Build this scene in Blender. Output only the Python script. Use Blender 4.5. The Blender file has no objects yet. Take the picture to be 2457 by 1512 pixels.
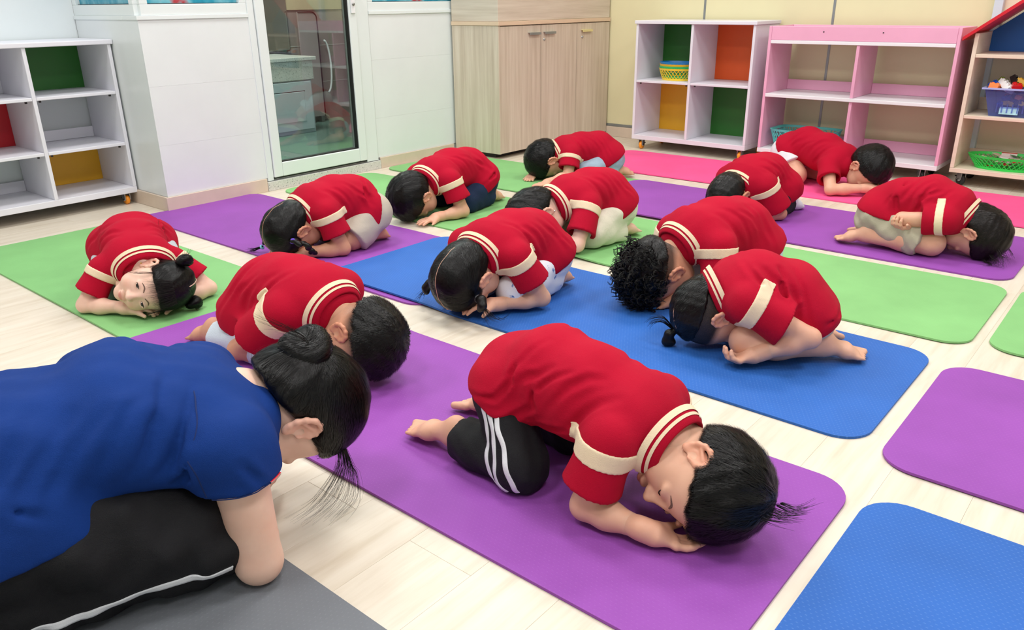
import bpy, bmesh, math, random
import numpy as np
from mathutils import Vector, Matrix, Euler

random.seed(7)
scene = bpy.context.scene
col = scene.collection

# ------------------------------------------------------------------ camera
cam_data = bpy.data.cameras.new('camera')
cam = bpy.data.objects.new('camera', cam_data)
col.objects.link(cam)
cam_data.sensor_width = 36.0
cam_data.sensor_fit = 'HORIZONTAL'
cam_data.lens = 1903.78 / 2457 * 36.0
cam_data.clip_start = 0.02
cam_data.clip_end = 60
cam.matrix_world = Matrix(((0.76573586, -0.22864635, 0.60114011, 0.0),
                           (0.64306823, 0.28755635, -0.7097708, 0.0),
                           (-0.01057515, 0.93007107, 0.36722742, 0.89),
                           (0, 0, 0, 1)))
scene.camera = cam

# ------------------------------------------------------------------ world, lights, exposure
world = bpy.data.worlds.new('world')
scene.world = world
world.use_nodes = True
world.node_tree.nodes['Background'].inputs[0].default_value = (0.80, 0.90, 1.0, 1)
world.node_tree.nodes['Background'].inputs[1].default_value = 0.4
scene.view_settings.view_transform = 'Standard'
scene.view_settings.look = 'None'
scene.view_settings.exposure = -0.12
scene.view_settings.gamma = 1.0
scene.view_settings.use_curve_mapping = False

CEIL = 2.75
LIGHT_SPOTS = [(x, y) for x in (-2.9, -1.2, 0.6) for y in (-0.1, 1.7, 3.3)]
LIGHT_W = 0.60
for i, (x, y) in enumerate(LIGHT_SPOTS):
    ld = bpy.data.lights.new('ceiling_panel_light', 'AREA')
    ld.shape = 'SQUARE'
    ld.size = LIGHT_W - 0.05
    ld.energy = 24
    ld.color = (1.0, 0.985, 0.97)
    lo = bpy.data.objects.new('ceiling_panel_light', ld)
    lo.location = (x, y, CEIL - 0.045)
    col.objects.link(lo)

# ------------------------------------------------------------------ helpers
def lin(c):
    out = []
    for v in c[:3]:
        v = v / 255.0
        out.append(v / 12.92 if v <= 0.04045 else ((v + 0.055) / 1.055) ** 2.4)
    return tuple(out) + (1.0,)


class NT:
    """small wrapper for building node materials"""
    def __init__(self, name):
        self.m = bpy.data.materials.new(name)
        self.m.use_nodes = True
        self.t = self.m.node_tree
        self.b = self.t.nodes['Principled BSDF']

    def n(self, kind, **kw):
        nd = self.t.nodes.new(kind)
        for k, v in kw.items():
            setattr(nd, k, v)
        return nd

    def l(self, a, b):
        self.t.links.new(a, b)

    def coord(self, out='Object', scale=(1, 1, 1), rot=(0, 0, 0)):
        tc = self.n('ShaderNodeTexCoord')
        mp = self.n('ShaderNodeMapping')
        mp.inputs['Scale'].default_value = scale
        mp.inputs['Rotation'].default_value = rot
        self.l(tc.outputs[out], mp.inputs['Vector'])
        return mp.outputs['Vector']

    def noise(self, vec, scale=10, detail=3, rough=0.55):
        nd = self.n('ShaderNodeTexNoise')
        nd.inputs['Scale'].default_value = scale
        nd.inputs['Detail'].default_value = detail
        nd.inputs['Roughness'].default_value = rough
        if vec is not None:
            self.l(vec, nd.inputs['Vector'])
        return nd.outputs['Fac']

    def ramp(self, fac, stops):
        r = self.n('ShaderNodeValToRGB')
        el = r.color_ramp.elements
        while len(el) < len(stops):
            el.new(0.5)
        for e, (p, c) in zip(el, stops):
            e.position = p
            e.color = c
        self.l(fac, r.inputs['Fac'])
        return r.outputs['Color']

    def mix(self, fac, a, b, blend='MIX'):
        m = self.n('ShaderNodeMix', data_type='RGBA', blend_type=blend)
        for sock, v in ((m.inputs[0], fac), (m.inputs[6], a), (m.inputs[7], b)):
            if isinstance(v, (float, int)):
                sock.default_value = v
            elif isinstance(v, tuple):
                sock.default_value = v
            else:
                self.l(v, sock)
        return m.outputs[2]

    def bump(self, h, strength=0.2, dist=0.002):
        bp = self.n('ShaderNodeBump')
        bp.inputs['Strength'].default_value = strength
        bp.inputs['Distance'].default_value = dist
        self.l(h, bp.inputs['Height'])
        self.l(bp.outputs['Normal'], self.b.inputs['Normal'])

    def setp(self, **kw):
        for k, v in kw.items():
            self.b.inputs[k.replace('_', ' ')].default_value = v
        return self


MATS = {}


def plain(name, rgb, rough=0.5, var=0.06, vscale=6.0, bump=0.0, bscale=60.0, spec=0.5, coords='Object', metal=0.0):
    """painted / plastic / laminate surface with slight procedural variation"""
    if name in MATS:
        return MATS[name]
    t = NT(name)
    v = t.coord(coords)
    c = lin(rgb)
    dk = tuple(max(0, x * (1 - var)) for x in c[:3]) + (1,)
    lt = tuple(min(1, x * (1 + var)) for x in c[:3]) + (1,)
    t.l(t.ramp(t.noise(v, vscale, 4), [(0.3, dk), (0.7, lt)]), t.b.inputs['Base Color'])
    t.setp(Roughness=rough, Metallic=metal)
    t.b.inputs['Specular IOR Level'].default_value = spec
    if bump > 0:
        t.bump(t.noise(v, bscale, 3), bump, 0.002)
    MATS[name] = t.m
    return t.m


def fabric(name, rgb, scale=900.0, rough=0.85, var=0.12, sheen=0.15, bump=0.25):
    if name in MATS:
        return MATS[name]
    t = NT(name)
    v = t.coord('Object')
    c = lin(rgb)
    dk = tuple(x * (1 - var) for x in c[:3]) + (1,)
    lt = tuple(min(1, x * (1 + var)) for x in c[:3]) + (1,)
    big = t.noise(v, 9, 3)
    t.l(t.ramp(big, [(0.3, dk), (0.7, lt)]), t.b.inputs['Base Color'])
    fine = t.noise(v, scale, 2)
    wr = t.noise(v, 28, 4)
    ad = t.n('ShaderNodeMath', operation='MULTIPLY_ADD')
    t.l(wr, ad.inputs[0]); ad.inputs[1].default_value = 2.2
    t.l(fine, ad.inputs[2])
    t.bump(ad.outputs[0], bump, 0.0025)
    t.setp(Roughness=rough)
    t.b.inputs['Sheen Weight'].default_value = sheen
    t.b.inputs['Sheen Roughness'].default_value = 0.5
    t.b.inputs['Specular IOR Level'].default_value = 0.25
    MATS[name] = t.m
    return t.m


def wood(name, a, b, scale=(3, 40, 3), rough=0.4, bump=0.03):
    if name in MATS:
        return MATS[name]
    t = NT(name)
    v = t.coord('Object', scale)
    f1 = t.noise(v, 1.6, 6, 0.62)
    t.l(t.ramp(f1, [(0.25, lin(a)), (0.5, lin(tuple((x + y) / 2 for x, y in zip(a, b)))), (0.75, lin(b))]), t.b.inputs['Base Color'])
    t.setp(Roughness=rough)
    t.bump(f1, bump, 0.001)
    MATS[name] = t.m
    return t.m


def me_from(name, verts, faces, mat=None, smooth=False):
    me = bpy.data.meshes.new(name)
    me.from_pydata([tuple(v) for v in verts], [], faces)
    if mat:
        me.materials.append(mat)
    if smooth:
        me.shade_smooth()
    me.update()
    return me


def link(name, me, parent=None, loc=(0, 0, 0), rot=(0, 0, 0)):
    o = bpy.data.objects.new(name, me)
    col.objects.link(o)
    o.location = loc
    o.rotation_euler = rot
    if parent:
        o.parent = parent
    return o


def tag(o, label=None, cat=None, group=None, kind=None):
    if label:
        o['label'] = label
    if cat:
        o['category'] = cat
    if group:
        o['group'] = group
    if kind:
        o['kind'] = kind
    return o


def thing(name, label, cat, loc=(0, 0, 0), rz=0.0, group=None):
    o = bpy.data.objects.new(name, None)
    o.empty_display_size = 0.05
    col.objects.link(o)
    o.location = loc
    o.rotation_euler = (0, 0, rz)
    return tag(o, label, cat, group)


def box_bm(bm, lo, hi):
    x0, y0, z0 = lo
    x1, y1, z1 = hi
    vs = [bm.verts.new(p) for p in ((x0, y0, z0), (x1, y0, z0), (x1, y1, z0), (x0, y1, z0),
                                    (x0, y0, z1), (x1, y0, z1), (x1, y1, z1), (x0, y1, z1))]
    for f in ((0, 3, 2, 1), (4, 5, 6, 7), (0, 1, 5, 4), (1, 2, 6, 5), (2, 3, 7, 6), (3, 0, 4, 7)):
        bm.faces.new([vs[i] for i in f])
    return vs


def bm_me(name, bm, mat=None, bevel=0.0, seg=2, smooth=False):
    if bevel > 0:
        bmesh.ops.bevel(bm, geom=list(bm.edges), offset=bevel, segments=seg, affect='EDGES', profile=0.5)
    me = bpy.data.meshes.new(name)
    bm.to_mesh(me)
    bm.free()
    if mat:
        me.materials.append(mat)
    if smooth:
        me.shade_smooth()
    return me


def box(name, lo, hi, mat, parent=None, bevel=0.002):
    """box whose object origin sits at its centre of base"""
    bm = bmesh.new()
    c = ((lo[0] + hi[0]) / 2, (lo[1] + hi[1]) / 2, lo[2])
    box_bm(bm, [a - b for a, b in zip(lo, c)], [a - b for a, b in zip(hi, c)])
    d = min(h - l for l, h in zip(lo, hi))
    return link(name, bm_me(name, bm, mat, min(bevel, d * 0.3)), parent, c)


def prism(name, pts, h0, h1, mat, parent=None, axis='Z', bevel=0.0):
    """extruded polygon; pts are 2-D, extruded along the axis between h0 and h1"""
    bm = bmesh.new()
    def P(p, h):
        return {'Z': (p[0], p[1], h), 'Y': (p[0], h, p[1]), 'X': (h, p[0], p[1])}[axis]
    a = [bm.verts.new(P(p, h0)) for p in pts]
    b = [bm.verts.new(P(p, h1)) for p in pts]
    n = len(pts)
    bm.faces.new(a[::-1])
    bm.faces.new(b)
    for i in range(n):
        bm.faces.new((a[i], a[(i + 1) % n], b[(i + 1) % n], b[i]))
    bmesh.ops.recalc_face_normals(bm, faces=bm.faces)
    return link(name, bm_me(name, bm, mat, bevel), parent)


def tube_geo(pts, rad, n=8, caps=True):
    """tube along a polyline; rad is a number or a list. returns verts, faces"""
    pts = [np.array(p, float) for p in pts]
    if not hasattr(rad, '__len__'):
        rad = [rad] * len(pts)
    V, F = [], []
    up = None
    for i, p in enumerate(pts):
        t = pts[min(i + 1, len(pts) - 1)] - pts[max(i - 1, 0)]
        t = t / (np.linalg.norm(t) + 1e-12)
        if up is None:
            up = np.array([0, 0, 1.0]) if abs(t[2]) < 0.9 else np.array([1.0, 0, 0])
        s = np.cross(t, up); s /= (np.linalg.norm(s) + 1e-12)
        up = np.cross(s, t)
        for k in range(n):
            a = 2 * math.pi * k / n
            V.append(p + rad[i] * (math.cos(a) * s + math.sin(a) * up))
    m = len(pts)
    for i in range(m - 1):
        for k in range(n):
            k2 = (k + 1) % n
            F.append((i * n + k, i * n + k2, (i + 1) * n + k2, (i + 1) * n + k))
    if caps:
        F.append(tuple(range(n))[::-1])
        F.append(tuple((m - 1) * n + k for k in range(n)))
    return V, F


def tube(name, pts, rad, mat, parent=None, n=8, smooth=True):
    V, F = tube_geo(pts, rad, n)
    return link(name, me_from(name, V, F, mat, smooth), parent)


def lathe_geo(prof, n=24, sx=1.0, sy=1.0):
    V, F = [], []
    for r, z in prof:
        for k in range(n):
            a = 2 * math.pi * k / n
            V.append((r * sx * math.cos(a), r * sy * math.sin(a), z))
    for i in range(len(prof) - 1):
        for k in range(n):
            k2 = (k + 1) % n
            F.append((i * n + k, i * n + k2, (i + 1) * n + k2, (i + 1) * n + k))
    return V, F


def copy_tree(o, parent=None):
    c = o.copy()
    col.objects.link(c)
    c.parent = parent
    for ch in list(o.children):
        copy_tree(ch, c)
    return c
# ------------------------------------------------------------------ materials of the room
M_WALL = plain('white wall paint', (222, 229, 230), 0.45, 0.02, 3, 0.05, 90)
M_TILE = plain('glazed white wall tile', (226, 231, 232), 0.3, 0.025, 4, 0.03, 40)
M_CEIL = plain('white ceiling board', (232, 232, 230), 0.8, 0.02)
M_YEL = plain('pale yellow wall panel', (226, 219, 178), 0.35, 0.03, 2.5, 0.02, 50)
M_STRIP = plain('grey aluminium strip', (150, 156, 158), 0.35, 0.05, metal=0.6)
M_BASE = plain('beige skirting tile', (214, 196, 178), 0.4, 0.05, 9)
M_PVC = plain('white PVC profile', (226, 233, 233), 0.28, 0.01)
M_GASKET = plain('black rubber gasket', (22, 24, 24), 0.6, 0.05)
M_WHITE = plain('white melamine board', (226, 226, 234), 0.4, 0.02, 5, 0.02, 80)
M_WHITEEDGE = plain('white edge band', (236, 237, 240), 0.35, 0.01)

def plank_mat():
    t = NT('pale oak laminate')
    v = t.coord('Object', (14, 1.1, 1))
    oi = t.n('ShaderNodeObjectInfo')
    ad = t.n('ShaderNodeVectorMath', operation='ADD')
    mul = t.n('ShaderNodeVectorMath', operation='SCALE')
    cmb = t.n('ShaderNodeCombineXYZ')
    t.l(oi.outputs['Random'], cmb.inputs[0]); t.l(oi.outputs['Random'], cmb.inputs[1])
    t.l(cmb.outputs[0], mul.inputs[0]); mul.inputs['Scale'].default_value = 37.0
    t.l(v, ad.inputs[0]); t.l(mul.outputs[0], ad.inputs[1])
    g = t.noise(ad.outputs[0], 2.4, 7, 0.6)
    c = t.ramp(g, [(0.25, lin((206, 193, 172))), (0.5, lin((222, 212, 195))), (0.75, lin((230, 222, 207)))])
    tone = t.ramp(oi.outputs['Random'], [(0.0, (0.95, 0.945, 0.935, 1)), (1.0, (1.0, 1.0, 1.0, 1))])
    t.l(t.mix(1.0, c, tone, 'MULTIPLY'), t.b.inputs['Base Color'])
    t.setp(Roughness=0.33)
    t.b.inputs['Specular IOR Level'].default_value = 0.4
    t.bump(g, 0.04, 0.001)
    return t.m
M_PLANK = plank_mat()

def granite_mat(name, base, dark):
    t = NT(name)
    v = t.coord('Object')
    vo = t.n('ShaderNodeTexVoronoi'); vo.inputs['Scale'].default_value = 70
    t.l(v, vo.inputs['Vector'])
    f = t.noise(v, 120, 4)
    c = t.ramp(vo.outputs['Distance'], [(0.12, lin(dark)), (0.24, lin(base))])
    t.l(t.mix(0.25, c, t.ramp(f, [(0.35, lin(dark)), (0.6, lin(base))])), t.b.inputs['Base Color'])
    t.setp(Roughness=0.3)
    return t.m
M_GRANITE = granite_mat('speckled white granite', (214, 214, 208), (112, 122, 116))

# ------------------------------------------------------------------ floor of planks
floor = box('floor', (-6.2, -2.3, -0.06), (2.7, 4.95, -0.006), plain('floor screed', (190, 180, 165), 0.8), None, 0)
tag(floor, kind='structure')
PW, PL = 0.148, 1.21
plank_meshes = {}
def plank_mesh(length):
    key = round(length, 2)
    if key not in plank_meshes:
        bm = bmesh.new()
        box_bm(bm, (-PW / 2 + 0.00012, -length / 2 + 0.00012, 0), (PW / 2 - 0.00012, length / 2 - 0.00012, 0.006))
        top = [e for e in bm.edges if all(v.co.z > 0.003 for v in e.verts)]
        bmesh.ops.bevel(bm, geom=top, offset=0.0004, segments=1, affect='EDGES')
        plank_meshes[key] = bm_me('plank', bm, M_PLANK)
    return plank_meshes[key]
nx = 0
x = -0.305 - 26 * PW
rp = random.Random(3)
while x < 0.85:
    xc = x + PW / 2
    y0 = -0.75 + rp.choice((0.0, 0.3, 0.6, 0.9)) - 0.9
    while y0 < 4.78:
        a, b = max(y0, -0.75), min(y0 + PL, 4.80)
        if b - a > 0.08 and not (xc < -3.6 and a > 1.8):
            o = link('plank', plank_mesh(b - a), None, (xc, (a + b) / 2, -0.006))
            o.parent = floor
            o.matrix_parent_inverse = floor.matrix_world.inverted()
            o.location = (xc - floor.location.x, (a + b) / 2 - floor.location.y, -0.006 - floor.location.z)
            o.matrix_parent_inverse = Matrix()
        y0 += PL
    x += PW

# ------------------------------------------------------------------ walls
WX = -3.547          # face of the door wall
CY = 1.737           # face of the wall return beside the left cubby
YY = 4.81            # face of the yellow wall
RX = -4.16           # wall behind the left cubby
SILL = 0.846

def struct(name, lo, hi, mat, bevel=0.0):
    return tag(box(name, lo, hi, mat, None, bevel), kind='structure')

struct('ceiling', (-4.4, -2.3, CEIL), (2.7, 5.0, CEIL + 0.1), M_CEIL)
struct('wall_left', (RX - 0.12, -2.3, 0), (RX, CY, CEIL), M_WALL)
struct('wall_right', (2.6, -2.3, 0), (2.72, 5.0, CEIL), M_WALL)
struct('wall_rear', (-4.4, -2.42, 0), (2.72, -2.3, CEIL), M_WALL)
struct('wall_far', (-4.0, YY, 0), (2.72, YY + 0.12, CEIL), M_WALL)
# yellow panels of the far wall with grey joint strips
far_xs = [-4.05, -3.262, -2.471, -1.678, -0.885]
far_panels = tag(box('wall_yellow', (-3.547, YY - 0.006, 0.0), (-0.885, YY - 0.001, CEIL), M_YEL, None, 0), kind='structure')
def kid_of(parent, o):
    """re-parent keeping the world place (parents here are never rotated)"""
    o.parent = parent
    o.location = o.location - parent.location
    return o
for a, b in zip(far_xs[:-1], far_xs[1:]):
    kid_of(far_panels, box('wall_panel', (max(a, -3.547) + 0.005, YY - 0.012, 0.087), (b - 0.005, YY - 0.006, 2.6), M_YEL, None, 0.001))
for xx in far_xs[1:-1]:
    kid_of(far_panels, box('joint_strip', (xx - 0.007, YY - 0.0145, 0.087), (xx + 0.007, YY - 0.006, 2.6), M_STRIP, None, 0.001))
kid_of(far_panels, box('joint_strip', (-3.547, YY - 0.016, 0.070), (-0.885, YY - 0.006, 0.087), M_STRIP, None, 0.001))
# to the right of the yellow panels: pale wall with a bluish post
tag(box('trim_1', (-0.885, YY - 0.05, 0), (-0.845, YY - 0.001, CEIL), plain('pale blue window post', (205, 226, 236), 0.35, 0.02), None, 0.002), kind='structure')
wr_ = box('wall_cream', (-0.845, YY - 0.012, 0.0), (2.6, YY - 0.001, CEIL), plain('cream wall', (236, 228, 200), 0.5, 0.05, 3), None, 0)
tag(wr_, kind='structure')
# skirting
bb = box('baseboard_far', (-3.547, YY - 0.022, 0.0), (2.6, YY - 0.012, 0.069), M_BASE, None, 0.002)
tag(bb, kind='structure')

# parapet with tiles: left of the door (wraps the corner) and right of the door
def parapet(name, lo, hi, rows, face):
    w = tag(box(name, lo, hi, M_WALL, None, 0), kind='structure')
    return w
p1 = parapet('wall_parapet', (WX - 0.12, CY + 0.008, 0), (WX - 0.008, 2.272, SILL - 0.012), None, 'x')
kid_of(p1, box('wall_core', (RX, CY + 0.008, 0), (WX - 0.1205, CY + 0.10, SILL - 0.012), M_WALL, None, 0))
rows = [(0.066, 0.2982), (0.2985, 0.5562), (0.5565, SILL)]
for a, b in rows:
    kid_of(p1, box('wall_tile', (WX - 0.008, CY, a), (WX, 2.272, b), M_TILE, None, 0.0002))
kid_of(p1, box('wall_tile', (RX + 0.002, CY, 0.066), (WX - 0.0085, CY + 0.008, SILL), M_TILE, None, 0.0002))
kid_of(p1, box('sill', (WX - 0.12, CY - 0.006, SILL - 0.012), (WX + 0.006, 2.272, SILL + 0.006), M_PVC, None, 0.002))
kid_of(p1, box('sill', (RX, CY - 0.006, SILL - 0.012), (WX - 0.1205, CY + 0.10, SILL + 0.006), M_PVC, None, 0.002))
p2 = parapet('wall_parapet', (WX - 0.12, 3.012, 0), (WX - 0.008, YY, SILL - 0.012), None, 'x')
for a, b in [(0.062, 0.2822), (0.2825, 0.5982), (0.5985, SILL)]:
    kid_of(p2, box('wall_tile', (WX - 0.008, 3.012, a), (WX, YY, b), M_TILE, None, 0.0002))
kid_of(p2, box('sill', (WX - 0.12, 3.012, SILL - 0.012), (WX + 0.006, YY, SILL + 0.006), M_PVC, None, 0.002))
b1 = box('baseboard_left', (WX, CY - 0.012, 0), (WX + 0.011, 2.262, 0.066), M_BASE, None, 0.002)
tag(b1, kind='structure')
b2 = box('baseboard_return', (RX, CY - 0.012, 0), (WX, CY - 0.0005, 0.066), M_BASE, None, 0.002)
tag(b2, kind='structure')
b3 = box('baseboard_door', (WX, 3.022, 0), (WX + 0.011, 3.63, 0.062), M_BASE, None, 0.002)
tag(b3, kind='structure')

# windows above the parapets
def painted_glass():
    t = NT('blue painted glass')
    v = t.coord('Object', (2.2, 2.2, 1.5))
    n1 = t.noise(v, 2.5, 4)
    c = t.ramp(n1, [(0.3, lin((12, 96, 140))), (0.45, lin((30, 150, 178))), (0.58, lin((120, 190, 205))), (0.66, lin((180, 60, 70))), (0.8, lin((20, 110, 150)))])
    t.l(c, t.b.inputs['Base Color'])
    t.setp(Roughness=0.12)
    return t.m
M_PAINTED = painted_glass()

def window(idx, axis, a0, a1, fixed, z0, z1, panes, depth=0.05, inward=1):
    """frame on a wall plane; axis 'Y' runs along y at x=fixed, axis 'X' runs along x at y=fixed"""
    w = thing('window_%d' % idx, None, None)
    tag(w, kind='structure')
    def bar(name, u0, u1, v0, v1, mat, d0, d1):
        if axis == 'Y':
            return box(name, (fixed - d1, u0, v0), (fixed - d0, u1, v1), mat, w, 0.002)
        return box(name, (u0, fixed + d0, v0), (u1, fixed + d1, v1), mat, w, 0.002)
    fr = 0.045
    bar('window_frame', a0, a1, z0, z0 + fr, M_PVC, 0.0, depth)
    bar('window_frame', a0, a1, z1 - fr, z1, M_PVC, 0.0, depth)
    step = (a1 - a0) / panes
    for i in range(panes + 1):
        c = a0 + step * i
        l, r = max(a0, c - fr * 0.8), min(a1, c + fr * 0.8)
        bar('window_frame', l, r, z0 + fr, z1 - fr, M_PVC, 0.0, depth)
    for i in range(panes):
        l, r = a0 + step * i + fr * 0.8, a0 + step * (i + 1) - fr * 0.8
        bar('pane', l, r, z0 + fr, z1 - fr, M_PAINTED, depth * 0.4, depth * 0.6)
        bar('gasket', l, r, z0 + fr, z0 + fr + 0.003, M_GASKET, depth * 0.2, depth * 0.4)
    return w
window(1, 'Y', CY + 0.02, 2.272, WX, SILL + 0.006, 2.1, 1)
window(2, 'X', RX, WX - 0.02, CY, SILL + 0.006, 2.1, 1)
window(3, 'Y', 3.012, YY, WX, SILL + 0.006, 2.1, 2)
struct('wall_lintel', (WX - 0.12, CY, 2.1), (WX, YY, CEIL), M_WALL)
struct('wall_lintel_return', (RX, CY, 2.1), (WX - 0.121, CY + 0.1, CEIL), M_WALL)

# ------------------------------------------------------------------ glazed door
door = thing('door_1', None, None, (WX, 2.64, 0))
tag(door, kind='structure')
def dbox(name, lo, hi, mat, bevel=0.002, parent=None):
    lo = (lo[0] - WX, lo[1] - 2.64, lo[2]); hi = (hi[0] - WX, hi[1] - 2.64, hi[2])
    o = box(name, lo, hi, mat, parent or door, bevel)
    return o
D0, D1 = 2.272, 3.012
dbox('door_frame', (WX - 0.05, D0, 0.05), (WX + 0.004, D0 + 0.034, 2.1), M_PVC)
dbox('door_frame', (WX - 0.05, D1 - 0.085, 0.05), (WX + 0.004, D1 - 0.003, 2.1), M_PVC)
dbox('door_frame', (WX - 0.05, D0 + 0.034, 2.04), (WX + 0.004, D1 - 0.085, 2.1), M_PVC)
L0, L1 = D0 + 0.037, D1 - 0.088
dbox('leaf_stile', (WX - 0.042, L0, 0.064), (WX + 0.012, L0 + 0.052, 2.035), M_PVC, 0.004)
dbox('leaf_stile', (WX - 0.042, L1 - 0.052, 0.064), (WX + 0.012, L1, 2.035), M_PVC, 0.004)
dbox('leaf_rail', (WX - 0.042, L0 + 0.052, 0.064), (WX + 0.0115, L1 - 0.052, 0.135), M_PVC, 0.004)
dbox('leaf_rail', (WX - 0.042, L0 + 0.052, 1.965), (WX + 0.0115, L1 - 0.052, 2.035), M_PVC, 0.004)
for (u0, u1, z0, z1) in ((L0 + 0.052, L1 - 0.052, 0.135, 0.140), (L0 + 0.052, L0 + 0.056, 0.14, 1.965), (L1 - 0.058, L1 - 0.052, 0.14, 1.965)):
    dbox('gasket', (WX - 0.02, u0, z0), (WX + 0.004, u1, z1), M_GASKET, 0)
dbox('gasket', (WX - 0.03, L0, 0.056), (WX + 0.004, L1, 0.063), M_GASKET, 0)
def glass_mat():
    t = NT('clear door glass')
    out = t.t.nodes['Material Output']
    tr = t.n('ShaderNodeBsdfTransparent'); tr.inputs[0].default_value = (0.86, 0.93, 0.91, 1)
    gl = t.n('ShaderNodeBsdfGlossy'); gl.inputs['Roughness'].default_value = 0.02
    fr = t.n('ShaderNodeFresnel'); fr.inputs[0].default_value = 1.6
    ad = t.n('ShaderNodeMath', operation='MULTIPLY_ADD'); ad.inputs[1].default_value = 0.55; ad.inputs[2].default_value = 0.0
    t.l(fr.outputs[0], ad.inputs[0])
    mx = t.n('ShaderNodeMixShader')
    t.l(ad.outputs[0], mx.inputs[0]); t.l(tr.outputs[0], mx.inputs[1]); t.l(gl.outputs[0], mx.inputs[2])
    t.l(mx.outputs[0], out.inputs['Surface'])
    return t.m
M_GLASS = glass_mat()
dbox('pane', (WX - 0.018, L0 + 0.052, 0.137), (WX - 0.012, L1 - 0.052, 1.965), M_GLASS, 0)
hnd = dbox('lock_plate', (WX + 0.012, L1 - 0.040, 0.842), (WX + 0.020, L1 - 0.012, 1.06), M_WHITEEDGE, 0.003)
kx = plain('brushed steel', (150, 150, 148), 0.3, 0.05, metal=0.9)
V_, F_ = lathe_geo([(0.0, 0.006), (0.007, 0.006), (0.008, 0.0)], 12)
o_ = link('key_cylinder', me_from('key_cylinder', V_, F_, kx, True), hnd, (0.004, 0, 0.045), (0, math.radians(90), 0))
tube('lever_handle', [(0.004, 0, 0.15), (0.045, 0, 0.15), (0.05, -0.02, 0.15), (0.05, -0.11, 0.15)], 0.008, M_WHITEEDGE, hnd)
sill_ = box('door_threshold', (WX - 0.12, D0 - 0.008, 0.0), (WX + 0.013, D1 + 0.008, 0.047), M_GRANITE, None, 0.002)
tag(sill_, 'speckled granite threshold under the glazed door', 'threshold')

# ------------------------------------------------------------------ wash room behind the glass
M_WR = plain('taupe wash room tile', (150, 138, 134), 0.25, 0.06)
struct('wall_washroom_back', (-5.62, 1.6, 0), (-5.5, 4.9, 2.5), M_WR)
struct('wall_washroom_side', (-5.5, 4.78, 0), (WX - 0.125, 4.9, 2.5), M_WR)
struct('wall_washroom_near', (-5.5, 1.85, 0), (WX - 0.125, 1.90, 2.5), M_WR)
struct('ceiling_washroom', (-5.62, 1.6, 2.5), (WX - 0.125, 4.9, 2.6), M_CEIL)
wrf = struct('floor_washroom', (-5.5, 1.9, -0.004), (WX - 0.12, 4.78, 0.002), plain('dull green floor tile', (104, 128, 120), 0.2, 0.08, 5))
kid_of(bpy.data.objects['wall_washroom_back'], box('wall_panel', (-5.5, 1.8, 0.85), (-5.49, 4.78, 2.49), plain('beige wash room tile', (196, 182, 150), 0.3, 0.05), None, 0))
for zz in (0.30, 0.58):
    kid_of(bpy.data.objects['wall_washroom_back'], box('tile_joint', (-5.5, 1.8, zz), (-5.498, 4.78, zz + 0.006), plain('pale grout', (180, 176, 172), 0.7), None, 0))
wl = bpy.data.lights.new('washroom_light', 'AREA'); wl.size = 0.5; wl.energy = 60; wl.color = (1, 0.96, 0.9)
wlo = bpy.data.objects.new('washroom_light', wl); wlo.location = (-4.6, 3.1, 2.46); col.objects.link(wlo)

van = thing('vanity_unit', 'low white vanity with granite worktop seen through the glass door', 'vanity', (-5.2, 3.3, 0))
def vbox(name, lo, hi, mat, parent=None, bevel=0.003):
    lo = (lo[0] + 5.2, lo[1] - 3.3, lo[2]); hi = (hi[0] + 5.2, hi[1] - 3.3, hi[2])
    return box(name, lo, hi, mat, parent or van, bevel)
M_VAN = plain('pale grey vanity laminate', (190, 200, 206), 0.35, 0.03)
vbox('cabinet_body', (-5.49, 2.4, 0.0), (-5.02, 3.68, 0.378), M_VAN)
vbox('apron', (-5.49, 2.4, 0.38), (-5.0, 3.69, 0.512), M_GRANITE)
vbox('worktop', (-5.495, 2.39, 0.513), (-4.985, 3.715, 0.538), M_GRANITE)
for (a, b) in ((2.42, 2.98), (3.0, 3.66)):
    d_ = vbox('cabinet_door', (-5.02, a, 0.03), (-5.0, b, 0.37), M_VAN)
    fz = box('door_panel', (0.004, -(b - a) / 2 + 0.07, 0.06), (0.013, (b - a) / 2 - 0.07, 0.27), M_VAN, d_, 0.003)
    kz = box('shadow_groove', (0.0095, -(b - a) / 2 + 0.06, 0.272), (0.0112, (b - a) / 2 - 0.06, 0.276), M_GASKET, d_, 0)
mir = box('mirror', (-5.492, 3.35, 0.56), (-5.475, 3.85, 1.25), plain('wash room mirror', (205, 212, 205), 0.04, 0.01, metal=1.0), None, 0.003)
tag(mir, 'frameless mirror above the vanity behind the glass door', 'mirror')
# toilet partition with rounded top corner and dark edge
arc = [(4.01 + 0.05 * math.cos(a), 0.785 + 0.05 * math.sin(a)) for a in np.linspace(math.pi / 2, 0, 7)]
part = thing('toilet_partition', 'grey partition panel with dark rounded edge behind the glass door', 'partition', (-5.4, 3.98, 0))
prism('panel', [(p[0] - 3.98, p[1]) for p in [(3.89, 0.05), (4.06, 0.05)] + arc[::-1] + [(3.89, 0.835)]], -0.01, 0.004, plain('grey partition board', (146, 138, 136), 0.3, 0.04), part, 'X')
tube('edge_trim', [(0.006, p[0] - 3.98, p[1]) for p in [(3.89, 0.835)] + arc + [(4.06, 0.05)]], 0.005, M_GASKET, part, 6)
box('foot', (-0.02, -0.06, 0.0), (0.02, -0.03, 0.05), plain('brushed steel', (150, 150, 148), 0.3, 0.05, metal=0.9), part, 0.002)
box('foot', (-0.02, 0.03, 0.0), (0.02, 0.06, 0.05), plain('brushed steel', (150, 150, 148), 0.3, 0.05, metal=0.9), part, 0.002)
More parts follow.
